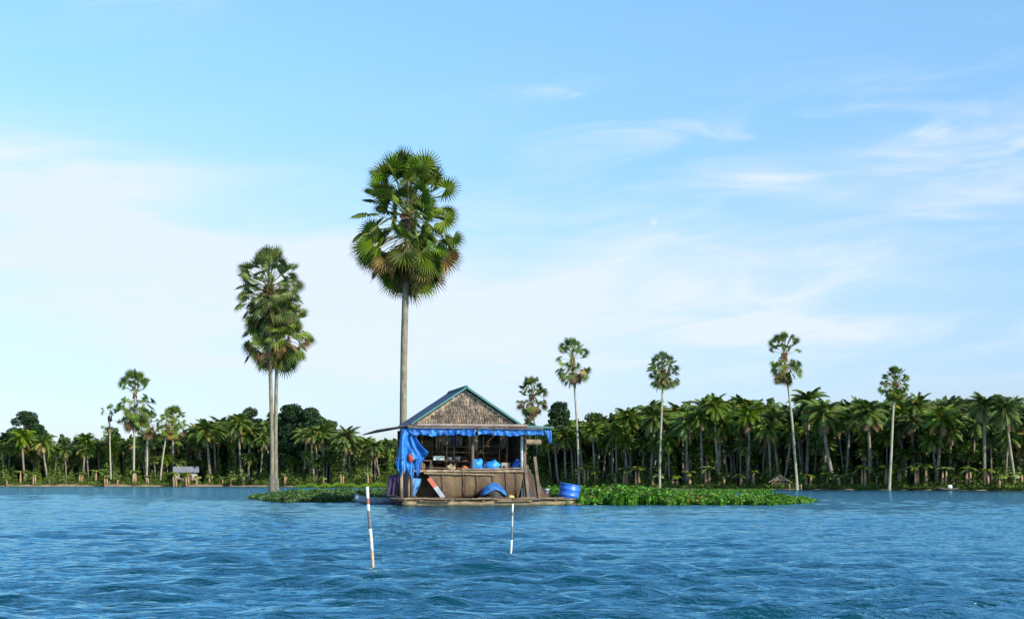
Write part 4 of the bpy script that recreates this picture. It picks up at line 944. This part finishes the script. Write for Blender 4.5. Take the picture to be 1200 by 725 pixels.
o = b.build('tarpaulin', M['tarp_old'], None, True); md = o.modifiers.new('thick', 'SOLIDIFY'); md.thickness = .02; o.location = (hx(575.5), -.52, .34); top_obj(o, 'arched blue tarpaulin cover over the dark net heap on deck', 'tarpaulin', bt)
b = MB()
for i in range(26):
    rr = random.Random(i); a = rr.uniform(0, 6.3); R_ = rr.uniform(.2, .42); z = .05+.3*rr.random()
    b.tube([(R_*math.cos(a+t)*1.0, .26*math.sin(a+t), z+.03*math.sin(3*t+i)) for t in [k*.45 for k in range(15)]], .022, 4, cap=False)
o = b.build('fishing_net', M['dark'], None); o.location = (hx(575.5), -.55, .30); top_obj(o, 'dark heaped fishing net under the arched blue tarpaulin', 'net')
# painted leaning board
r = empty('leaning_board', (hx(510), -.35, .30)); a = math.radians(-37)
R3 = Matrix.Rotation(a, 3, 'Y'); b = MB(); b.box((0, 0, .32), (.22, .04, .66), rot=None); 
b = MB(); b.box(R3 @ Vector((0, 0, -.28))+Vector((0, 0, .50)), (.20, .04, .62), rot=R3); b.build('pale_half', M['boatgrey'], r)
b = MB(); b.box(R3 @ Vector((0, 0, .28))+Vector((0, 0, .50)), (.20, .04, .50), rot=R3); b.build('red_half', M['paintr'], r)
top_obj(r, 'leaning board painted red above and pale grey below', 'board')
b = MB(); b.blob((0, 0, 0), (.14, .1, .07), 5, .1, 12, fl=.2); b.tube([(-.05, 0, .05), (0, 0, .11), (.05, 0, .05)], .015, 5); o = b.build('water_jug', M['yellow'], None, True); o.location = (hx(593), -1.0, .385); top_obj(o, 'small yellow plastic jug lying on the front edge of the deck', 'jug')
crate(642, .34, .17, .34, 'beam', 'small dark wooden crate on the right end of the deck', y=.22, z=.30, cat='crate', name='crate')
b = MB(); b.lathe([(0, 0), (.10, 0), (.125, .20), (.135, .20), (.135, .225), (.115, .225), (.09, .02), (0, .02)], 18); o = b.build('bucket', M['white'], None, True); o.location = (hx(642), .22, .505); top_obj(o, 'small white bucket on the crate beside the hut', 'bucket')
# blue drum
r = empty('plastic_drum', (hx(663.5), -.35, .24)); r.scale = (.86, .86, .86); r.rotation_euler = (math.radians(3), math.radians(9), 0)
b = MB(); b.lathe([(0, .0), (.50, .0), (.54, .05), (.55, .22), (.575, .25), (.55, .28), (.55, .52), (.575, .55), (.55, .58), (.54, .74), (.52, .80), (.47, .80), (.46, .74), (.46, .1), (0, .1)], 32); b.build('body', M['drum'], r, True)
b = MB(); b.lathe([(.525, .78), (.565, .785), (.57, .82), (.55, .84), (.50, .84), (.49, .79)], 32); b.build('rim', M['drum'], r, True)
top_obj(r, 'large blue plastic drum tilted at the right end of the raft', 'drum')
# grey canoe moored at left
r = empty('canoe', (-7.0, 66.4, -.04), math.radians(4), label='pale grey canoe moored at the left side of the hut', cat='canoe')
r.location.x = X(447, 66.4)
b = MB(); b.add(*hull(2.5, .62, .36)); b.build('hull', M['boatgrey'], r, True)
for x in (-.6, .5): b = MB(); b.box((x, 0, .33), (.14, .5, .03)); b.build('thwart', M['plank'], r)

# ------------------------------------------------------------------ marker poles in the foreground
def pole(px0, py0, px1, py1, r_, bands, label):
    D = F*H/(py0-HY); r = empty('marker_pole', (X(px0, D), D, 0), 0, label=label, cat='pole', group='thin marker poles in the open water')
    top = Vector((X(px1, D)-X(px0, D), 0, Z(py1, D)))
    at = lambda z: Vector((top.x*z/top.z+.004*math.sin(z*6), 0, z))
    for ya, yb, m, nm in bands:
        za, zb = Z(ya, D), Z(yb, D); b = MB(); k = 6
        b.tube([at(zb+(za-zb)*i/k) for i in range(k+1)], [r_*(1+.03*math.sin(i*2+ya)) for i in range(k+1)], 12); b.build(nm, M[m], r, True)
pole(437.2, 668, 430.3, 570, .019, [(570, 583.5, 'paintw', 'white_band'), (583.5, 590.5, 'paintr', 'red_band'), (590.5, 598, 'paintw', 'white_band'), (598, 619, 'paintg', 'bare_section'),
      (619, 646, 'paintw', 'white_band'), (646, 700, 'tanwood', 'bare_foot')], 'thin marker pole with white and red bands, nearer and left')
pole(598.5, 652, 601.2, 590, .013, [(590, 600, 'paintw', 'white_band'), (600, 604, 'paintg', 'grey_band'), (604, 617, 'greypost', 'faded_band'), (617, 632, 'paintg', 'bare_section'),
      (632, 690, 'paintw', 'faded_foot')], 'short faded white marker pole in front of the hut deck')
